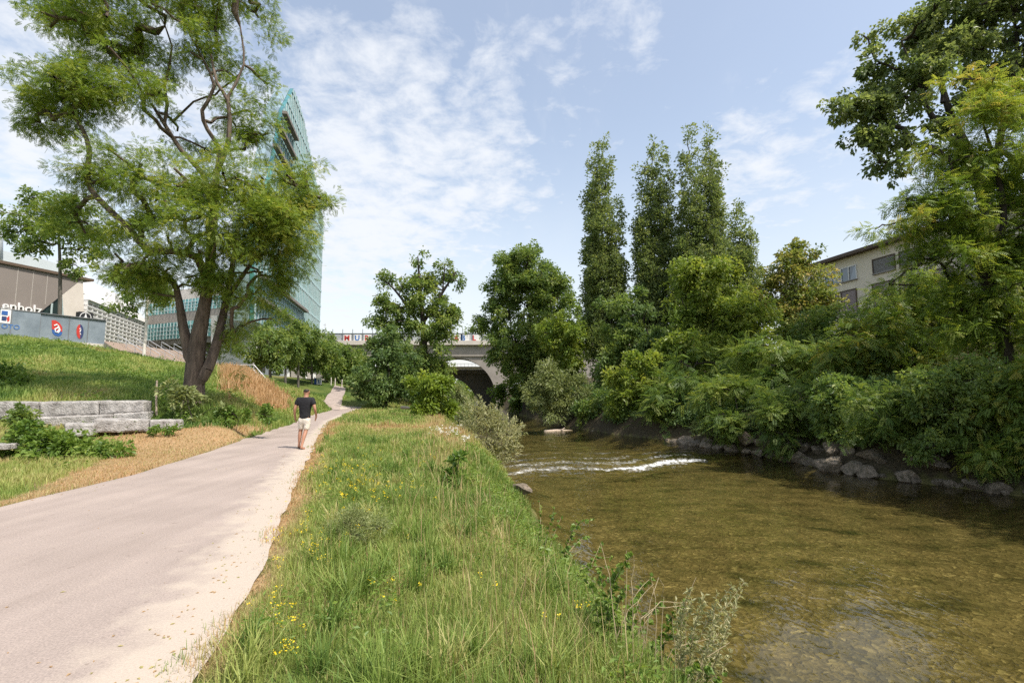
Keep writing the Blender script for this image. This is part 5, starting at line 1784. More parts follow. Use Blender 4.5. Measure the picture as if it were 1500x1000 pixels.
y = 14.0
while y < 37:
    sz = prnd.choice((0.2, 0.28, 0.36, 0.46, 0.6)) * prnd.uniform(.9, 1.1)
    x = float(wr(y)) + prnd.uniform(-0.05, 0.25)
    boulder(x, y, WATER + sz * 0.35, sz * prnd.uniform(.9, 1.3), sz * prnd.uniform(.9, 1.4), sz * prnd.uniform(.75, 1.0), "angular riprap boulder standing in the water along the foot of the far bank", RG)
    y += sz * prnd.uniform(0.95, 1.9)
y = 15.0
while y < 31:
    sz = prnd.choice((0.3, 0.42, 0.55, 0.7)) * prnd.uniform(.9, 1.1)
    x = float(wr(y)) + prnd.uniform(0.55, 1.2)
    boulder(x, y, WATER + 0.62 + sz * 0.35, sz * prnd.uniform(.9, 1.3), sz * prnd.uniform(1, 1.5), sz * prnd.uniform(.7, .95), "angular boulder resting on other riprap at the foot of the far bank", "upper riprap boulders of the far bank")
    y += sz * prnd.uniform(1.3, 2.1)
for (px, py, s_, lab) in [(664, 631, 0.42, "pale boulder on the near bank left of the silvery willow bush"), (767, 716, 0.34, "flat pale boulder at the near waterline just below the riffle"), (690, 650, 0.30, "small boulder under the silvery willow bush")]:
    w = ground(px, py, -1.2 if px > 700 else -0.6)
    boulder(w[0], w[1], w[2], s_ * 1.3, s_, s_ * .6, lab)
k = 0
for px, py in [(812, 634), (850, 637), (885, 637), (915, 640), (950, 643), (985, 648), (1010, 651), (1030, 655), (1055, 660), (1080, 662), (930, 637), (870, 634)]:
    w = ground(px, py, WATER)
    sz = prnd.uniform(.25, .45)
    boulder(w[0], w[1], WATER + 0.05, sz * 1.5, sz, sz * .6, "low flat boulder on the gravel bar beyond the riffle", "low boulders of the gravel bar beyond the riffle")
mb = MB()
w0, w1 = at(798, 633, 45.5), at(838, 631, 47.0)
mb.tube([w0, w0 * .6 + w1 * .4 + np.array([0, 0, .06]), w1], [0.20, 0.17, 0.10], 9)
mb.tube([w0 * .5 + w1 * .5, w0 * .4 + w1 * .6 + np.array([0.3, -.2, .35])], [0.07, 0.03], 7)
o = mb.build("driftwood_log", M["deadwood"], None, True)
tag(o, "pale driftwood log stranded on the gravel bar beyond the riffle", "log")
mb = MB()
mb.tube([at(588, 596.5, 38), at(620, 598.5, 37)], [0.12, 0.10], 9)
o = mb.build("fallen_log", M["deadwood"], None, True)
tag(o, "pale fallen log on the meadow before the dark green tree", "log")
mb = MB()
mb.tube([at(229, 608, 18.5), at(229, 580, 18.5), at(230, 557, 18.5)], [0.035, 0.035, 0.03], 7)
mb.box(at(226, 575, 18.45), at(233, 572, 18.5))
o = mb.build("wooden_stake", M["deadwood"], None, False)
tag(o, "thin wooden stake beside the yellow green shrub", "stake")


# ------------------------------------------------------------------ buildings
class Plane:
    def __init__(s, ax, aY, bx, bY):
        s.a = at(ax, 560, aY)
        s.b = at(bx, 560, bY)
        s.d = s.b - s.a
        s.d[2] = 0
        s.len = np.linalg.norm(s.d)
        s.d /= s.len
        n = np.array([s.d[1], -s.d[0], 0])
        if n @ (np.array([0, 0, 0]) - s.a) < 0:
            n = -n
        s.n = n

    def sz(s, px, py):
        r = ray(px, py)
        o = np.array([0, 0, CAMZ])
        k = ((s.a - o) @ s.n) / (r @ s.n)
        p = o + r * k
        return np.array([(p - s.a) @ s.d, p[2]])

    def w(s, q, off=0.0):
        return np.array([s.a[0], s.a[1], 0]) + s.d * q[0] + np.array([0, 0, q[1]]) + s.n * off

    def p(s, px, py, off=0.0):
        return s.w(s.sz(px, py), off)

    def slab(s, mb, pts_sz, off, thick):
        mb.slab([s.w(q, off) for q in pts_sz], -s.n * thick)

    def rect(s, mb, s0, z0, s1, z1, off, thick):
        s.slab(mb, [(s0, z0), (s1, z0), (s1, z1), (s0, z1)], off, thick)


def spans(poly, c, axis):
    """intervals of the polygon along the other axis at coordinate c"""
    xs = []
    n = len(poly)
    for i in range(n):
        a, b_ = poly[i], poly[(i + 1) % n]
        if (a[axis] > c) != (b_[axis] > c):
            t = (c - a[axis]) / (b_[axis] - a[axis])
            xs.append(a[1 - axis] + t * (b_[1 - axis] - a[1 - axis]))
    xs.sort()
    return list(zip(xs[::2], xs[1::2]))


def curtain(pl_, poly, ds, dz, parent, gmat, fmat, smat, vthick=0.07, band=0.42, z0=None, proud=0.16):
    mb = MB()
    pl_.slab(mb, poly, 0.0, 0.5)
    mb.build("glazing", gmat, parent)
    zs = [q[1] for q in poly]
    ss = [q[0] for q in poly]
    mv, mh = MB(), MB()
    v = min(ss) + ds * 0.5
    while v < max(ss):
        for (a, b_) in spans(poly, v, 0):
            if b_ - a > 0.3:
                pl_.rect(mv, v - vthick / 2, a, v + vthick / 2, b_, proud, proud - 0.01)
        v += ds
    z = (z0 if z0 is not None else min(zs)) + dz
    while z < max(zs):
        for (a, b_) in spans(poly, z, 1):
            if b_ - a > 0.3:
                pl_.rect(mh, a, z - band / 2, b_, z + band / 2, proud * 0.7, proud * 0.7 - 0.012)
        z += dz
    mv.build("mullion_frame", fmat, parent)
    mh.build("spandrel_panels", smat, parent)


# glass tower with a sail shaped top
M["tower_frame"] = mat_plain("pale_aluminium", (0.46, 0.55, 0.55), 0.4, var=0.05, metal=0.2)
M["tower_spandrel"] = mat_plain("pale_green_spandrel", (0.30, 0.46, 0.46), 0.35, var=0.08, scale=0.3)
TP = Plane(372, 66, 470, 116)
out_px = [(372, 470), (462, 506), (468, 490), (474, 330), (470, 300), (464, 270), (456, 232), (447, 185), (438, 150), (430, 130), (414, 162), (405, 215), (396, 260), (372, 330)]
poly = [TP.sz(*q) for q in out_px]
tw = empty("glass_tower", tuple(TP.w((TP.len * 0.5, 4.0))), "tall green glass tower with a pointed sail shaped top behind the locust", "tower")
body = MB()
TP.slab(body, poly, -0.55, 2.0)
body.build("core_wall", M["grey_glass"], tw)
curtain(TP, poly, 1.35, 3.3, tw, M["green_glass"], M["tower_frame"], M["tower_spandrel"])
# projecting balcony ledges at the left side
for (x0, y0, x1, y1) in [(412, 166, 430, 196), (405, 188, 428, 226), (398, 214, 424, 258), (375, 438, 442, 478), (378, 405, 445, 452)]:
    q0, q1 = TP.sz(x0, y0), TP.sz(x1, y1)
    zz_ = q0[1]
    led = MB()
    TP.rect(led, q0[0] - 0.4, zz_ - 0.22, q1[0], zz_ + 0.22, 0.9, 0.7)
    led.build("floor_ledge", M["concrete_dark"], tw)
# white base below the tower
BP = Plane(318, 70, 463, 112)
base_poly = [BP.sz(*q) for q in [(318, 556), (463, 582), (462, 506), (372, 470), (318, 462)]]
mb = MB()
BP.slab(mb, base_poly, 0.0, 0.8)
mb.build("base_wall", M["white_paint"], tw)


def bp_rect(mb, x0, y0, x1, y1, off, th, P=BP):
    a, b_ = P.sz(x0, y0), P.sz(x1, y1)
    P.rect(mb, a[0], min(a[1], b_[1]), b_[0], max(a[1], b_[1]), off, th)


for (x0, y0, x1, y1) in [(338, 495, 350, 518), (389, 516, 401, 523), (412, 552, 422, 559)]:
    mb = MB()
    bp_rect(mb, x0, y0, x1, y1, 0.06, 0.04)
    wn = mb.build("window", M["dark_glass"], tw)
    mb = MB()
    a, b_ = BP.sz(x0, y0), BP.sz(x1, y1)
    zl, zh = min(a[1], b_[1]), max(a[1], b_[1])
    for (s0, z0_, s1, z1_) in [(a[0], zl, a[0] + .12, zh), (b_[0] - .12, zl, b_[0], zh), (a[0] + .12, zl, b_[0] - .12, zl + .12), (a[0] + .12, zh - .12, b_[0] - .12, zh)]:
        BP.rect(mb, s0, z0_, s1, z1_, 0.12, 0.05)
    mb.build("frame", M["tower_frame"], wn)
mb = MB()
bp_rect(mb, 381, 526, 388, 545, 0.06, 0.04)
dr_ = mb.build("door", M["dark_glass"], tw)
mb = MB()
bp_rect(mb, 447.5, 553, 461.5, 566, 0.06, 0.04)
mb.build("garage_door", M["eave"], tw)
# flared concrete fin
mb = MB()
pts = [BP.p(424, 535, 0.3), BP.p(447, 536, 2.4), BP.p(438, 560, 2.0), BP.p(424, 558, 0.3)]
mb.slab(pts, np.array([-0.6, 0.9, 0]))
mb.build("concrete_fin", M["concrete"], tw)
for (px, y0, y1, Yc, r) in [(373, 508, 556, 60, 0.30), (419, 512, 562, 78, 0.12), (448, 512, 566, 88, 0.12)]:
    mb = MB()
    mb.tube([at(px, y1, Yc), at(px, y0, Yc)], r, 12)
    mb.build("column", M["white_paint"], tw)
# wall poster
mb = MB()
bp_rect(mb, 394, 532, 407, 549, 0.10, 0.06)
po = mb.build("wall_poster", M["black_sign"], None)
tag(po, "framed wall poster with red and dark blue blocks on the white tower base", "poster")
mb = MB()
bp_rect(mb, 395, 533.5, 406, 547.5, 0.13, 0.02)
mb.build("paper", M["white_paint"], po)
mb = MB()
bp_rect(mb, 399, 534.5, 402, 539.5, 0.16, 0.02)
mb.build("red_field", M["red"], po)
mb = MB()
bp_rect(mb, 402.3, 534.8, 404.5, 540, 0.16, 0.02)
mb.build("dark_field", M["navy"], po)

# long glass wing between stadium and tower
GP = Plane(204, 112, 380, 95)
wing = empty("glass_wing", tuple(GP.w((GP.len * .5, 8))), "long low building with green glass bands between the honeycomb wall and the tower", "building")
zb0, zb1 = GP.sz(214, 499)[1], GP.sz(214, 476)[1]
zc0, zc1 = GP.sz(214, 463)[1], GP.sz(214, 446)[1]
mb = MB()
GP.rect(mb, 0.3, zb1, GP.len, zc0, 0.0, 8.0)
mb.build("spandrel_wall", M["concrete"], wing)
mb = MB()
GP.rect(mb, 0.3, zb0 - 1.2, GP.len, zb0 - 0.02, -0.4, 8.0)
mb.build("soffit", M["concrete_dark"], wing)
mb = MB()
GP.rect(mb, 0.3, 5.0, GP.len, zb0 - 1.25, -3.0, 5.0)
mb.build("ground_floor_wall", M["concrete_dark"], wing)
for (a_, b__) in ((zb0, zb1), (zc0, zc1)):
    curtain(GP, [(0.3, a_ + .02), (GP.len, a_ + .02), (GP.len, b__ - .02), (0.3, b__ - .02)], 1.15, (b__ - a_) / 4 * 0.99, wing, M["green_glass"], M["tower_frame"], M["tower_frame"], vthick=0.13, band=0.12)
mb = MB()
GP.rect(mb, 0.3, zc1, GP.len, zc1 + 2.2, 0.0, 8.0)
mb.build("roof_edge", M["concrete_light"], wing)

# honeycomb stadium wall
SP = Plane(119, 84, 206, 112)
st = empty("stadium_wall", tuple(SP.w((SP.len * .5, 8))), "pale stadium wall with a honeycomb of deep rectangular openings", "stadium")
q0 = SP.sz(119, 520)
spoly = [SP.sz(*q) for q in [(119, 520), (206, 520), (206, 452), (119, 437)]]
mb = MB()
SP.slab(mb, spoly, -0.7, 6)
mb.build("back_wall", M["concrete_dark"], st)
z_lo, z_hi = q0[1], SP.sz(119, 437)[1]
mv, mh, mt = MB(), MB(), MB()
nc, nr = 14, 12
for i in range(nc + 1):
    s_ = SP.len * i / nc
    SP.rect(mv, s_ - 0.16, z_lo, s_ + 0.16, z_hi, 0.02, 0.7)
for j in range(nr + 1):
    z = z_lo + (z_hi - z_lo) * j / nr
    SP.rect(mh, -0.16, z - 0.14, SP.len + 0.16, z + 0.14, 0.05, 0.76)
for i in range(nc):
    for j in range(nr):
        s0, s1 = SP.len * i / nc + 0.17, SP.len * (i + 1) / nc - 0.17
        z0_ = z_lo + (z_hi - z_lo) * j / nr + 0.15
        z1_ = z_lo + (z_hi - z_lo) * (j + 1) / nr - 0.15
        zm = z0_ + (z1_ - z0_) * 0.62
        mt.hexa(SP.w((s0, zm - 0.0), -0.62), SP.w((s1, zm), -0.62), SP.w((s1, z1_), -0.05), SP.w((s0, z1_), -0.05), -SP.n * 0.05)
mv.build("upright_ribs", M["white_paint"], st)
mh.build("shelf_ribs", M["white_paint"], st)
mt.build("tilted_panels", M["white_paint"], st)
for k in range(5):
    mb = MB()
    zA = z_hi + 0.2 + k * 1.0
    n_ = 16
    V = []
    pts = [SP.w((SP.len * t / n_, zA), 0.1 - k * 0.8) for t in range(n_ + 1)]
    mb.hexa(SP.w((-0.2, zA), 0.3 - k * 0.8), SP.w((SP.len + 0.2, zA), 0.3 - k * 0.8), SP.w((SP.len + 0.2, zA + 0.86), 0.0 - k * 0.8), SP.w((-0.2, zA + 0.86), -0.0 - k * 0.8), -SP.n * 0.9)
    mb.build("translucent_cushion", M["white_paint"], st)

# taupe hall with lettering
HP = Plane(-60, 59, 122, 72)
hall = empty("sports_hall", tuple(HP.w((HP.len * .5, 7))), "taupe panelled hall with a slanted dark glass entrance and white lettering", "building")
mb = MB()
HP.slab(mb, [HP.sz(*q) for q in [(-60, 376), (122, 407), (58, 458), (50, 480), (-60, 480)]], 0.0, 5.0)
mb.build("panel_wall", M["taupe"], hall)
M["seam"] = mat_plain("pale_seam", (0.36, 0.33, 0.30), 0.6)
ms = MB()
for x in (26, 49, 70, 88):
    a = HP.sz(x, 400)
    y1 = 458 if x < 58 else 458 - (x - 58) * 0.8
    zt = HP.sz(x, 376 + (x + 60) * 0.1703 + 1.5)[1]
    zb = HP.sz(x, y1 - 2)[1]
    HP.rect(ms, a[0] - 0.05, zb, a[0] + 0.05, zt, 0.03, 0.02)
ms.build("panel_seams", M["seam"], hall)
mb = MB()
zt = HP.sz(20, 389.6)[1]
HP.rect(mb, -1, zt + 0.0, HP.len + 0.1, zt + 0.35, 0.3, 5.6)
mb.build("roof_edge", M["eave"], hall)
mb = MB()
HP.slab(mb, [HP.sz(*q) for q in [(58, 458), (91, 432.5), (95, 482), (58, 482)]], -0.25, 4.0)
eg = mb.build("entrance_glass", M["dark_glass"], hall)
mb = MB()
for (x0, y0, x1, y1) in [(74, 480, 77, 444), (94, 480, 90.5, 434)]:
    mb.tube([HP.p(x0, y0, -0.1), HP.p(x1, y1, -0.1)], 0.12, 6)
mb.build("frame", M["tower_frame"], eg)
mb = MB()
HP.slab(mb, [HP.sz(*q) for q in [(121.7, 407.8), (124, 485), (95.5, 485), (91.3, 432)]], -0.02, 4.5)
mb.build("concrete_fin", M["concrete_light"], hall)


def text_mesh(name, body, size, mat, origin, xdir, parent, ext=0.05, off=0.0, center=False):
    cu = bpy.data.curves.new("t", 'FONT')
    cu.body = body
    cu.size = size
    cu.extrude = ext
    cu.offset = off
    cu.resolution_u = 4
    if center:
        cu.align_x = 'CENTER'
    o = bpy.data.objects.new("t", cu)
    me = bpy.data.meshes.new_from_object(o)
    bpy.data.objects.remove(o)
    xd = np.array([xdir[0], xdir[1], 0.0])
    xd /= np.linalg.norm(xd)
    nd = np.array([xd[1], -xd[0], 0])
    n = len(me.vertices)
    v = np.empty(n * 3, np.float32)
    me.vertices.foreach_get("co", v)
    v = v.reshape(-1, 3)
    w = np.asarray(origin)[None] + v[:, 0:1] * xd + v[:, 1:2] * np.array([0, 0, 1.0]) + v[:, 2:3] * nd
    me.vertices.foreach_set("co", w.astype(np.float32).ravel())
    me.update()
    return link(name, me, mat, parent)


q = HP.sz(1.0, 453)
tx = HP.d if HP.d[0] > 0 else -HP.d
text_mesh("lettering", "enholz", 1.62, M["white_letter"], HP.w(q, 0.12), tx, hall, 0.06, 0.012)

RP = Plane(-60, 92, 125, 98)
mb = MB()
RP.slab(mb, [RP.sz(*q) for q in [(-60, 356), (0, 366), (60, 379), (108, 393), (124, 412), (124, 470), (-60, 470)]], 0, 6)
o = mb.build("stadium_roof", M["pale_roof"], None)
tag(o, "pale grey sheet metal roof rising behind the taupe hall", "roof")
mb = MB()
mb.tube([at(-4, 380, 88), at(-4, 335, 88), at(-4, 325, 88), at(-4, 320, 88)], [0.75, 0.75, 0.6, 0.2], 14)
o = mb.build("roof_mast", M["pale_roof"], None, True)
tag(o, "thick pale round topped mast above the grey roof at the left frame edge", "mast")

# grey sheet fence with painted emblems
FP = Plane(-80, 40, 155, 50)
fx = lambda x: 449 + 0.2 * x
fence = empty("sheet_fence", tuple(FP.w((FP.len * .6, 6))), "grey sheet metal fence on concrete footings with two painted club emblems", "fence")
ztop = FP.sz(60, 459)[1]
zbot = FP.sz(60, 497)[1]
xs_ = [-80, -20, 14.5, 58, 101, 129, 155]
sv = [FP.sz(x, 480)[0] for x in xs_]
for i in range(6):
    mb = MB()
    pr_ = 0.10 if i < 3 else 0.0
    FP.rect(mb, sv[i] + 0.03, zbot, sv[i + 1] - 0.03, ztop, pr_, 0.06)
    mb.build("sheet_panel", M["fence_sheet"], fence)
    mb = MB()
    FP.rect(mb, sv[i] - 0.03 + 0.0, zbot - 0.05, sv[i] + 0.03, ztop + 0.04, pr_ + 0.03, 0.12)
    mb.build("post", M["fence_edge"], fence)
mb = MB()
FP.rect(mb, sv[0], ztop, sv[-1], ztop + 0.07, 0.14, 0.2)
mb.build("top_rail", M["fence_edge"], fence)
for (a, b_) in ((0, 3), (3, 6)):
    mb = MB()
    FP.rect(mb, sv[a] + 0.05, zbot - 1.0, sv[b_] - (0.4 if b_ == 3 else 0.2), zbot - 0.02, 0.22, 0.45)
    mb.build("concrete_footing", M["concrete_light"], fence)


def plane_poly(P, pts_px, off, th, name, mat, parent):
    mb = MB()
    P.slab(mb, [P.sz(*q) for q in pts_px], off, th)
    return mb.build(name, mat, parent)


plane_poly(FP, [(75.5, 469), (81, 469), (87, 473), (91, 479), (91, 486), (83, 484), (76, 482)], 0.03, 0.02, "emblem_red_half", M["red"], fence)
plane_poly(FP, [(76, 482.3), (83, 484.3), (91, 486.3), (90, 490), (86, 492.5), (80, 491), (76.5, 487)], 0.03, 0.02, "emblem_blue_half", M["blue"], fence)
mb = MB()
for seg in [[(79, 477), (83, 475), (86, 478), (83, 481)], [(80, 482), (84, 480), (88, 483), (85, 487), (81, 486), (80, 482)], [(84, 476), (87, 481), (84, 486)]]:
    mb.tube([FP.p(q[0], q[1], 0.045) for q in seg], 0.055, 5)
mb.build("emblem_white_marks", M["white_letter"], fence)
el = [(117 + 5.2 * math.cos(t), 485.5 + 10.5 * math.sin(t)) for t in np.linspace(0, 2 * math.pi, 25)[:-1]]
plane_poly(FP, [q for q in el if q[0] <= 117.01], 0.03, 0.02, "emblem_red_half", M["red"], fence)
plane_poly(FP, sorted([q for q in el if q[0] >= 116.99], key=lambda q: q[1]), 0.03, 0.02, "emblem_blue_half", M["navy"], fence)
mb = MB()
for seg in [[(116, 482), (117.5, 480.5), (118, 483), (116.5, 486)], [(116.5, 488), (118, 490)]]:
    mb.tube([FP.p(q[0], q[1], 0.045) for q in seg], 0.04, 5)
mb.build("emblem_white_marks", M["white_letter"], fence)
mb = MB()
bp_rect(mb, 0.5, 450.5, 13.7, 474, 0.13, 0.02, FP)
po = mb.build("poster", M["white_paint"], None)
tag(po, "poster with blue and red shapes pasted on the fence at the left frame edge", "poster")
mb = MB()
bp_rect(mb, 1.5, 455, 10, 462, 0.15, 0.015, FP)
mb.build("blue_picture", M["blue"], po)
mb = MB()
bp_rect(mb, 1.5, 463, 8, 470, 0.15, 0.015, FP)
mb.build("dark_picture", M["navy"], po)
plane_poly(FP, [(8.5, 466), (12.5, 462), (12.8, 469), (10, 472)], 0.15, 0.015, "red_picture", M["red"], po)
q = FP.sz(0.2, 480.5)
text_mesh("spray_lettering", "OTO", 0.55, M["graf_blue"], FP.w(q, 0.125), FP.d, fence, 0.008, 0.0)

# black sign box with a three pointed star
GP2 = Plane(110, 68, 140, 70)
sg = empty("sign_box", tuple(GP2.p(125.5, 473)), "black square sign box with a white three pointed star in a ring", "sign")
mb = MB()
bp_rect(mb, 116.5, 456, 135.5, 473.5, 0.0, 1.0, GP2)
mb.build("box", M["black_sign"], sg)
c = GP2.sz(125, 464.8)
rr = 0.62
mb = MB()
pts = [GP2.w((c[0] + rr * math.cos(t), c[1] + rr * math.sin(t)), 0.05) for t in np.linspace(0, 2 * math.pi, 33)]
mb.tube(pts, 0.045, 6, cap=False)
for k in range(3):
    t = math.pi / 2 + k * 2 * math.pi / 3
    tip = (c[0] + rr * math.cos(t), c[1] + rr * math.sin(t))
    l_ = (c[0] + 0.13 * math.cos(t + math.pi / 3), c[1] + 0.13 * math.sin(t + math.pi / 3))
    r_ = (c[0] + 0.13 * math.cos(t - math.pi / 3), c[1] + 0.13 * math.sin(t - math.pi / 3))
    mb.slab([GP2.w(x, 0.09) for x in (tip, l_, (c[0], c[1]), r_)], -GP2.n * 0.07)
mb.build("star_emblem", M["white_letter"], sg)
mb = MB()
mb.tube([GP2.p(126, 474, -0.5), GP2.p(126, 520, -0.5)], 0.12, 8)
mb.build("post", M["fence_edge"], sg)

# broad stair with handrails
T0, T1 = at(150, 499.5, 60), at(295, 519, 80)
vdown = at(218, 528, 60.5) - at(180, 503, 64)
stair = MB()
nst = 16
for i in range(nst):
    a = T0 + vdown * (i / nst)
    b_ = T1 + vdown * (i / nst)
    tread = vdown / nst
    f = np.array([tread[0], tread[1], 0])
    stair.hexa(a + np.array([0, 0, -0.5]) + f, b_ + np.array([0, 0, -0.5]) + f, b_ + f, a + f, -f * 1.0)
s_o = stair.build("broad_stair", M["plank"], None)
tag(s_o, "broad sandstone coloured stair descending from the stadium plaza to the grass slope", "stair")
for k in range(7):
    t = 0.12 + 0.135 * k
    a = T0 * (1 - t) + T1 * t
    mb = MB()
    top = a + np.array([0, 0, 1.0])
    e = a + vdown + np.array([0, 0, 1.0])
    mb.tube([a, top], 0.035, 6)
    mb.tube([top, e], 0.04, 6)
    for f in (0.33, 0.66, 1.0):
        mb.tube([a + vdown * f, a + vdown * f + np.array([0, 0, 1.0])], 0.03, 6)
    mb.tube([a + np.array([0, 0, .5]), e - np.array([0, 0, .5])], 0.025, 6)
    o = mb.build("handrail", M["metal"], None)
    tag(o, ["galvanised stair handrail, nearest the grey sheet fence", "second stair handrail from the grey sheet fence", "stair handrail left of the whitewashed sapling", "stair handrail right behind the whitewashed sapling", "stair handrail right of the whitewashed sapling", "stair handrail beside the locust trunk's left edge", "stair handrail behind the locust trunk, farthest from the fence"][k], "handrail", "handrails on the broad stair")

# small concrete block and handrail at the orange grass
px_block(384.5, 401, 557, 561, 578, 577, 41, 42, 2.0, "small concrete wall end at the top of the orange grass", 30, name="concrete_block", mat="concrete_light", amp=0.02, cat="wall")
mb = MB()
w0, w1 = at(372, 534, 44), at(392, 557, 41)
for dz_ in (0, -0.45):
    mb.tube([w0 + np.array([0, 0, dz_]), w1 + np.array([0, 0, dz_])], 0.03, 6)
    mb.tube([w0 + np.array([-2.0, 0.6, dz_]), w0 + np.array([0, 0, dz_])], 0.03, 6)
for f in (0, 0.5, 1):
    w = w0 * (1 - f) + w1 * f
    mb.tube([w, w - np.array([0, 0, 1.1])], 0.03, 6)
mb.tube([w0 + np.array([-2.0, .6, 0]), w0 + np.array([-2.0, .6, -1.1])], 0.03, 6)
o = mb.build("railing", M["white_paint"], None)
tag(o, "white stair railing above the orange dry grass", "railing")

# notice board by the ramp
nb_ = empty("notice_board", tuple(at(463, 575, 68)), "blue notice board with a white panel beside the uphill ramp", "sign")
mb = MB()
mb.box(at(460, 566, 68), at(468.5, 553.5, 68.15))
mb.build("blue_backing", M["blue"], nb_)
mb = MB()
mb.box(at(463.5, 563, 67.9), at(471.5, 553.5, 67.97))
wp = mb.build("white_panel", M["white_paint"], nb_)
mb = MB()
mb.box(at(466, 561, 67.85), at(467.2, 555.5, 67.88))
mb.box(at(468.2, 561, 67.85), at(469.4, 556.5, 67.88))
mb.build("blue_mark", M["blue"], wp)
for x in (461, 469):
    mb = MB()
    mb.tube([at(x, 580, 68.2), at(x, 552, 68.2)], 0.06, 6)
    mb.build("post", M["metal"], nb_)
for i, x in enumerate((485, 491, 501)):
    mb = MB()
    w = at(x, 560, 70)
    z = float(H(w[0], 70))
    mb.tube([(w[0], 70, z - .1), (w[0], 70, z + 1.0), (w[0], 70, z + 1.06)], [0.07, 0.07, 0.03], 8)
    o = mb.build("bollard", M["concrete_light"], None)
    tag(o, ["pale bollard left of the uphill ramp top", "pale bollard in the middle of the ramp top", "pale bollard right of the uphill ramp top"][i], "bollard", "bollards at the ramp top")


# ------------------------------------------------------------------ bridges
def arch_wall(mb, x0, x1, yf, yb, ztop, arches, zbase, step=0.5):
    xs = list(np.arange(x0, x1 + 1e-6, step))
    def zb(x):
        for (c, r, zs) in arches:
            if abs(x - c) < r:
                return zs + math.sqrt(max(0, r * r - (x - c) ** 2))
        return zbase
    V, F_ = [], []
    for x in xs:
        z = zb(x)
        V += [(x, yf, z), (x, yf, ztop), (x, yb, z), (x, yb, ztop)]
    for i in range(len(xs) - 1):
        a, b_ = 4 * i, 4 * i + 4
        F_ += [(a, b_, b_ + 1, a + 1), (a + 2, a + 3, b_ + 3, b_ + 2), (a, a + 2, b_ + 2, b_), (a + 1, b_ + 1, b_ + 3, a + 3)]
    mb.add(V, F_)


br = empty("arch_bridge", (-14, 134, 0), "concrete railway viaduct with a round arch over the river and graffiti on its parapet", "bridge")
BY = 130.0
zsp = at(668, 583, BY)[2]
xc = at(667, 583, BY)[0]
rad = at(726, 583, BY)[0] - xc
zw = at(600, 522, BY)[2]
mb = MB()
arch_wall(mb, xc - 78, xc + 70, BY, BY + 7, zw, [(xc, rad, zsp), (xc - 2 * rad - 3.5, rad, zsp), (xc + 2 * rad + 3.5, rad, zsp)], -4)
mb.build("arch_wall", M["concrete"], br)
zt = at(600, 505.5, BY)[2]
mb = MB()
mb.box((xc - 78, BY - 0.35, zw + 0.01), (xc + 70, BY + 7.3, zt))
mb.build("deck_beam", M["concrete"], br)
zl = at(600, 499.5, BY)[2]
mb = MB()
mb.box((xc - 78, BY - 1.3, zt + 0.01), (xc + 70, BY + 8.3, zl))
mb.build("deck_ledge", M["concrete_light"], br)
zp = at(600, 489, BY)[2]
mb = MB()
mb.box((xc - 78, BY - 1.0, zl + 0.01), (xc + 70, BY - 0.85, zp))
mb.build("parapet", M["metal"], br)
mb = MB()
for y in (zl + (zp - zl) * 0.97,):
    mb.box((xc - 78, BY - 1.1, y), (xc + 70, BY - 0.8, y + 0.12))
mb.build("parapet_rail", M["fence_edge"], br)
for k in range(22):
    x = at(475, 490, BY)[0] + k * at(764.5, 490, BY)[0]
    mb = MB()
    mb.box((x - 0.06, BY - 1.17, zl), (x + 0.06, BY - 1.02, zp + 1.1))
    mb.build("post", M["fence_edge"], br)
for (px, ch, mt) in [(504, "M", "graf_red"), (519.5, "U", "graf_blue"), (534, "R", "graf_red"), (665, "A", "graf_red"), (675.5, "B", "graf_blue"), (692, "L", "graf_red")]:
    w = at(px, 498.8, BY - 1.02)
    text_mesh("graffiti_letter", ch, (zp - zl) * 0.98, M[mt], (w[0], BY - 1.03, zl + 0.1), (1, 0), br, 0.02, 0.06)
    mb = MB()
    ww = at(px + 12.5, 498, BY)[0]
    mb.box((w[0] - 0.15, BY - 1.014, zl + 0.05), (ww, BY - 1.002, zp - 0.25))
    mb.build("graffiti_ground", M["white_paint"], br)
mb = MB()
w = at(476.5, 500, BY + 2)
mb.tube([w, at(476.5, 474, BY + 2)], 0.12, 8)
mb.tube([at(476.5, 476, BY + 2), at(473, 475, BY + 2)], 0.08, 6)
o = mb.build("catenary_mast", M["metal"], None)
tag(o, "thin catenary mast on the viaduct just right of the glass tower", "mast")
b2 = empty("rear_bridge", (-20, 160, 0), "second bridge coloured dark as shade, seen through the big arch", "bridge")
Y2 = 139.8
mb = MB()
x2 = at(648, 590, Y2)[0]
r2 = at(702, 590, Y2)[0] - x2
z2 = at(650, 592, Y2)[2]
arch_wall(mb, x2 - 60, x2 + 60, Y2, Y2 + 8, at(650, 548, Y2)[2], [(x2, r2, z2 - 2.3), (x2 - 2 * r2 - 4, r2, z2 - 2.3), (x2 + 2 * r2 + 4, r2, z2 - 2.3)], -4)
mb.build("arch_wall", M["concrete_shade"], b2)
mb = MB()
mb.box((x2 - 60, Y2 - 0.6, at(650, 547.8, Y2)[2]), (x2 + 60, Y2 + 8.6, at(650, 541, Y2)[2]))
mb.build("deck_beam", M["concrete_shade"], b2)
mb = MB()
mb.box((x2 - 60, Y2 - 0.9, at(650, 540.9, Y2)[2]), (x2 + 60, Y2 - 0.5, at(650, 537, Y2)[2]))
mb.build("deck_ledge", M["concrete_light"], b2)
mb = MB()
for k in range(60):
    x = x2 - 30 + k
    mb.box((x - 0.03, Y2 - 0.75, at(650, 537, Y2)[2]), (x + 0.03, Y2 - 0.69, at(650, 533, Y2)[2]))
mb.box((x2 - 30, Y2 - 0.76, at(650, 533, Y2)[2]), (x2 + 30, Y2 - 0.68, at(650, 532.6, Y2)[2]))
mb.build("railing", M["metal"], b2)

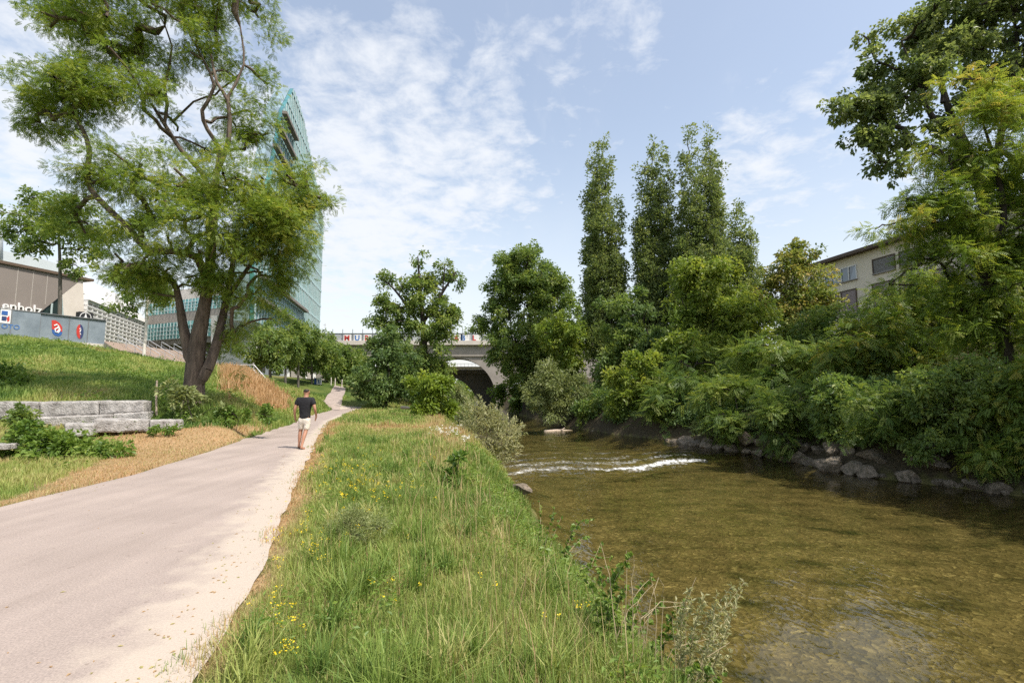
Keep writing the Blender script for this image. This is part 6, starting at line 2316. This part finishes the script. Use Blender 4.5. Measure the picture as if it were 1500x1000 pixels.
# ------------------------------------------------------------------ cream building
CB = Plane(1150, 77, 1445, 50)
cb = empty("cream_building", tuple(CB.w((CB.len * .5, 7))), "cream rendered office block with a dark eave and rows of shuttered windows", "building")
ze = CB.sz(1310, 356)[1]
mb = MB()
CB.rect(mb, 0, 3.0, CB.len + 8, ze, 0.0, 12.0)
mb.build("wall", M["cream"], cb)
mb = MB()
CB.rect(mb, -0.8, ze + 0.01, CB.len + 8.6, ze + 0.42, 0.95, 14.0)
mb.build("roof", M["eave"], cb)


def window(x0, x1, yt0, yb0, kind):
    s0, s1 = CB.sz(x0, yt0)[0], CB.sz(x1, yt0)[0]
    zt_ = CB.sz((x0 + x1) / 2, yt0)[1]
    zb_ = CB.sz((x0 + x1) / 2, yb0)[1]
    mb = MB()
    CB.rect(mb, s0, zb_, s1, zt_, 0.04, 0.03)
    wn = mb.build("window", M["window_glass"] if kind == "glass" else M["blind" if kind == "blind" else "blind_mauve"], cb)
    mb = MB()
    f = 0.13
    fm_ = M["white_paint"] if kind == "glass" else M["eave"]
    for r_ in [(s0 - f, zb_, s0, zt_), (s1, zb_, s1 + f, zt_), (s0 - f, zt_, s1 + f, zt_ + f)] + ([(s0 + (s1 - s0) * t - .08, zb_, s0 + (s1 - s0) * t + .08, zt_) for t in (.5,)] if kind == "glass" else []):
        CB.rect(mb, r_[0], r_[1], r_[2], r_[3], 0.12, 0.10)
    if kind != "glass":
        nn_ = 14
        for q in range(nn_):
            z = zb_ + (zt_ - zb_) * q / nn_
            CB.rect(mb, s0 + .02, z, s1 - .02, z + 0.03, 0.065, 0.02)
    mb.build("frame", fm_, wn)
    mb = MB()
    CB.rect(mb, s0 - 0.15, zb_ - 0.14, s1 + 0.15, zb_ - 0.005, 0.20, 0.18)
    mb.build("sill", M["concrete"], wn)


rowA = [(1172, 1187, "glass"), (1191, 1205, "glass"), (1209, 1228, "glass"), (1233, 1254, "glass"), (1279, 1310, "blind"), (1318, 1352, "blind"), (1362, 1396, "blind"), (1412, 1440, "blind_m")]
ztw, zbw = CB.sz(1243, 392)[1], CB.sz(1243, 411)[1]
zt2, zb2 = CB.sz(1243, 426)[1], CB.sz(1243, 455)[1]


def py_of(px, z):
    lo, hi = 100.0, 600.0
    for _ in range(40):
        m_ = 0.5 * (lo + hi)
        if CB.sz(px, m_)[1] > z:
            lo = m_
        else:
            hi = m_
    return lo


for (x0, x1, kd) in rowA:
    xm = 0.5 * (x0 + x1)
    window(x0, x1, py_of(xm, ztw), py_of(xm, zbw), kd)
    window(x0, x1, py_of(xm, zt2), py_of(xm, zb2), "blind_m")

# ------------------------------------------------------------------ the walking man
PX0, PYG = 443.0, 657.0
pw = ground(PX0, PYG, 0.03)
PY_ = float(pw[1])
sc = PY_ / F * 1.0
zg = float(H(pw[0], PY_)) + 0.03
man = empty("person", (pw[0], PY_, zg), "man in a black t-shirt and pale shorts walking away along the path", "person")


def J(px, py, dy=0.0):
    return ((px - PX0) * sc, dy, (PYG - py) * sc)


def skin_mesh(name, verts, edges, radii, root, mat, parent, sub=2):
    me = bpy.data.meshes.new(name)
    me.from_pydata([tuple(v) for v in verts], edges, [])
    o = bpy.data.objects.new(name, me)
    COL.objects.link(o)
    me.materials.append(mat)
    o.parent = parent
    md = o.modifiers.new("Skin", 'SKIN')
    md.use_smooth_shade = True
    sv_ = me.skin_vertices[0].data
    for i, r_ in enumerate(radii):
        sv_[i].radius = (r_, r_) if isinstance(r_, (int, float)) else r_
        sv_[i].use_root = (i == root)
    s_ = o.modifiers.new("Subsurf", 'SUBSURF')
    s_.levels = sub
    s_.render_levels = sub
    return o


V, E, Rd = [], [], []


def chain(pts, rads, start=None):
    prev = start
    for p_, r_ in zip(pts, rads):
        V.append(p_)
        Rd.append(r_)
        if prev is not None:
            E.append((prev, len(V) - 1))
        prev = len(V) - 1
    return prev


pel = chain([J(444.5, 613)], [(0.155, 0.115)])
chest = chain([J(444.5, 602, -.01), J(444.8, 592, -.01)], [(0.14, 0.10), (0.165, 0.115)], pel)
neck = chain([J(445, 585.2, .01), J(445.3, 581.5, .02)], [(0.085, 0.075), (0.062, 0.062)], chest)
head = chain([J(445.4, 577.8, .035), J(445.4, 574.6, .04), J(445.4, 571.2, .03)], [(0.073, 0.085), (0.082, 0.098), (0.055, 0.065)], neck)
hands = []
for side, sh, el_, wr_, hd in ((-1, J(433.8, 588.2), J(430.4, 600.5, -.05), J(429.2, 611.5, .05), J(429.4, 615.6, .08)), (1, J(455.6, 588.2), J(459.6, 600.2, -.04), J(459.2, 609.5, .10), J(458.6, 613.4, .13))):
    w_ = chain([sh, el_, wr_], [0.062, 0.044, 0.029], chest)
    pm = chain([hd], [(0.034, 0.018)], w_)
    hv = np.array(hd)
    for k in range(5):
        off = (k - 2) * 0.017
        ln_ = (0.05, 0.075, 0.085, 0.078, 0.06)[k]
        b0 = hv + np.array([0.0 + 0.012 * side * -1, off, -0.025 + 0.004 * abs(k - 2)])
        if k == 4:
            b0 = hv + np.array([-0.01 * side, 0.035, 0.0])
        tip = b0 + np.array([-0.02 * side, 0.012 if k < 4 else 0.03, -ln_ * 0.85])
        chain([tuple(b0), tuple(0.5 * (b0 + tip) + np.array([0.006 * side, 0, 0])), tuple(tip)], [0.010, 0.009, 0.007], pm)
for kn, an, hl, toe, hip in ((J(438.4, 631.0, .05), J(437.6, 649.5, .02), J(437.4, 653.2, .0), J(436.6, 655.2, .17), J(440.2, 617)), (J(447.4, 631.0, -.02), J(446.0, 650.5, -.20), J(445.8, 655.0, -.23), J(447.4, 656.2, -.06), J(448.8, 617))):
    chain([hip, kn, tuple(0.6 * np.array(kn) + 0.4 * np.array(an) + np.array([0, -.02, 0])), an, hl, toe], [0.092, 0.060, 0.058, 0.036, 0.038, 0.034], pel)
# face: nose and ears belong to the body surface
chain([tuple(np.array(J(445.4, 576.0)) + np.array([0, 0.135, 0]))], [0.014], head - 1)
for sd in (-1, 1):
    chain([tuple(np.array(J(445.4, 576.3)) + np.array([sd * 0.088, 0.03, 0]))], [(0.010, 0.022)], head - 1)
skin_mesh("body", V, E, Rd, 0, M["skin"], man)
# eyes and mouth
mb = MB()
hc = np.array(J(445.4, 575.2)) + np.array([pw[0], PY_, zg])
for sd in (-1, 1):
    p_ = hc + np.array([sd * 0.03, 0.128, 0.0])
    mb.tube([p_, p_ + np.array([0, 0.01, 0])], 0.009, 8)
mb.box(hc + np.array([-0.022, 0.118, -0.062]), hc + np.array([0.022, 0.128, -0.055]))
mb.build("face_features", M["hair"], man)
# hair
V, E, Rd = [], [], []
chain([J(445.4, 576.8, .005), J(445.4, 574.2, .015), J(445.4, 571.2, .015)], [(0.079, 0.078), (0.090, 0.098), (0.066, 0.075)])
skin_mesh("hair", V, E, Rd, 0, M["hair"], man)
# t-shirt
V, E, Rd = [], [], []
c0 = chain([J(444.6, 616.0), J(444.6, 611.0)], [(0.178, 0.134), (0.176, 0.132)])
c1 = chain([J(444.6, 602), J(444.8, 591.0, -.005), J(445, 584.4, .0)], [(0.168, 0.120), (0.198, 0.134), (0.115, 0.095)], c0)
for sh, md_ in ((J(434.6, 587.0), J(432.0, 595.2, -.02)), (J(454.8, 587.0), J(457.6, 595.2, -.02))):
    chain([sh, md_], [0.092, 0.080], c1 - 1)
skin_mesh("t_shirt", V, E, Rd, 0, M["black_cloth"], man)
# shorts
V, E, Rd = [], [], []
c0 = chain([J(444.5, 608.4), J(444.5, 614.6)], [(0.165, 0.122), (0.172, 0.128)])
for hp, kn in ((J(440.0, 620.0), J(438.9, 630.0, .045)), (J(448.7, 620.0), J(447.6, 631.0, -.015))):
    chain([hp, tuple(0.5 * (np.array(hp) + np.array(kn))), kn], [0.105, 0.096, 0.092], c0)
skin_mesh("shorts", V, E, Rd, 0, M["beige_cloth"], man)
for hl, toe in ((J(437.4, 654.0, -.02), J(436.5, 655.6, .20)), (J(445.8, 656.2, -.26), J(447.5, 656.6, -.04))):
    V, E, Rd = [], [], []
    a_, b__ = np.array(hl) - np.array([0, 0, .025]), np.array(toe) - np.array([0, 0, .02])
    chain([tuple(a_), tuple(.5 * a_ + .5 * b__), tuple(b__)], [(0.042, 0.02), (0.044, 0.02), (0.038, 0.018)])
    skin_mesh("sandal", V, E, Rd, 0, M["sandal"], man, 1)
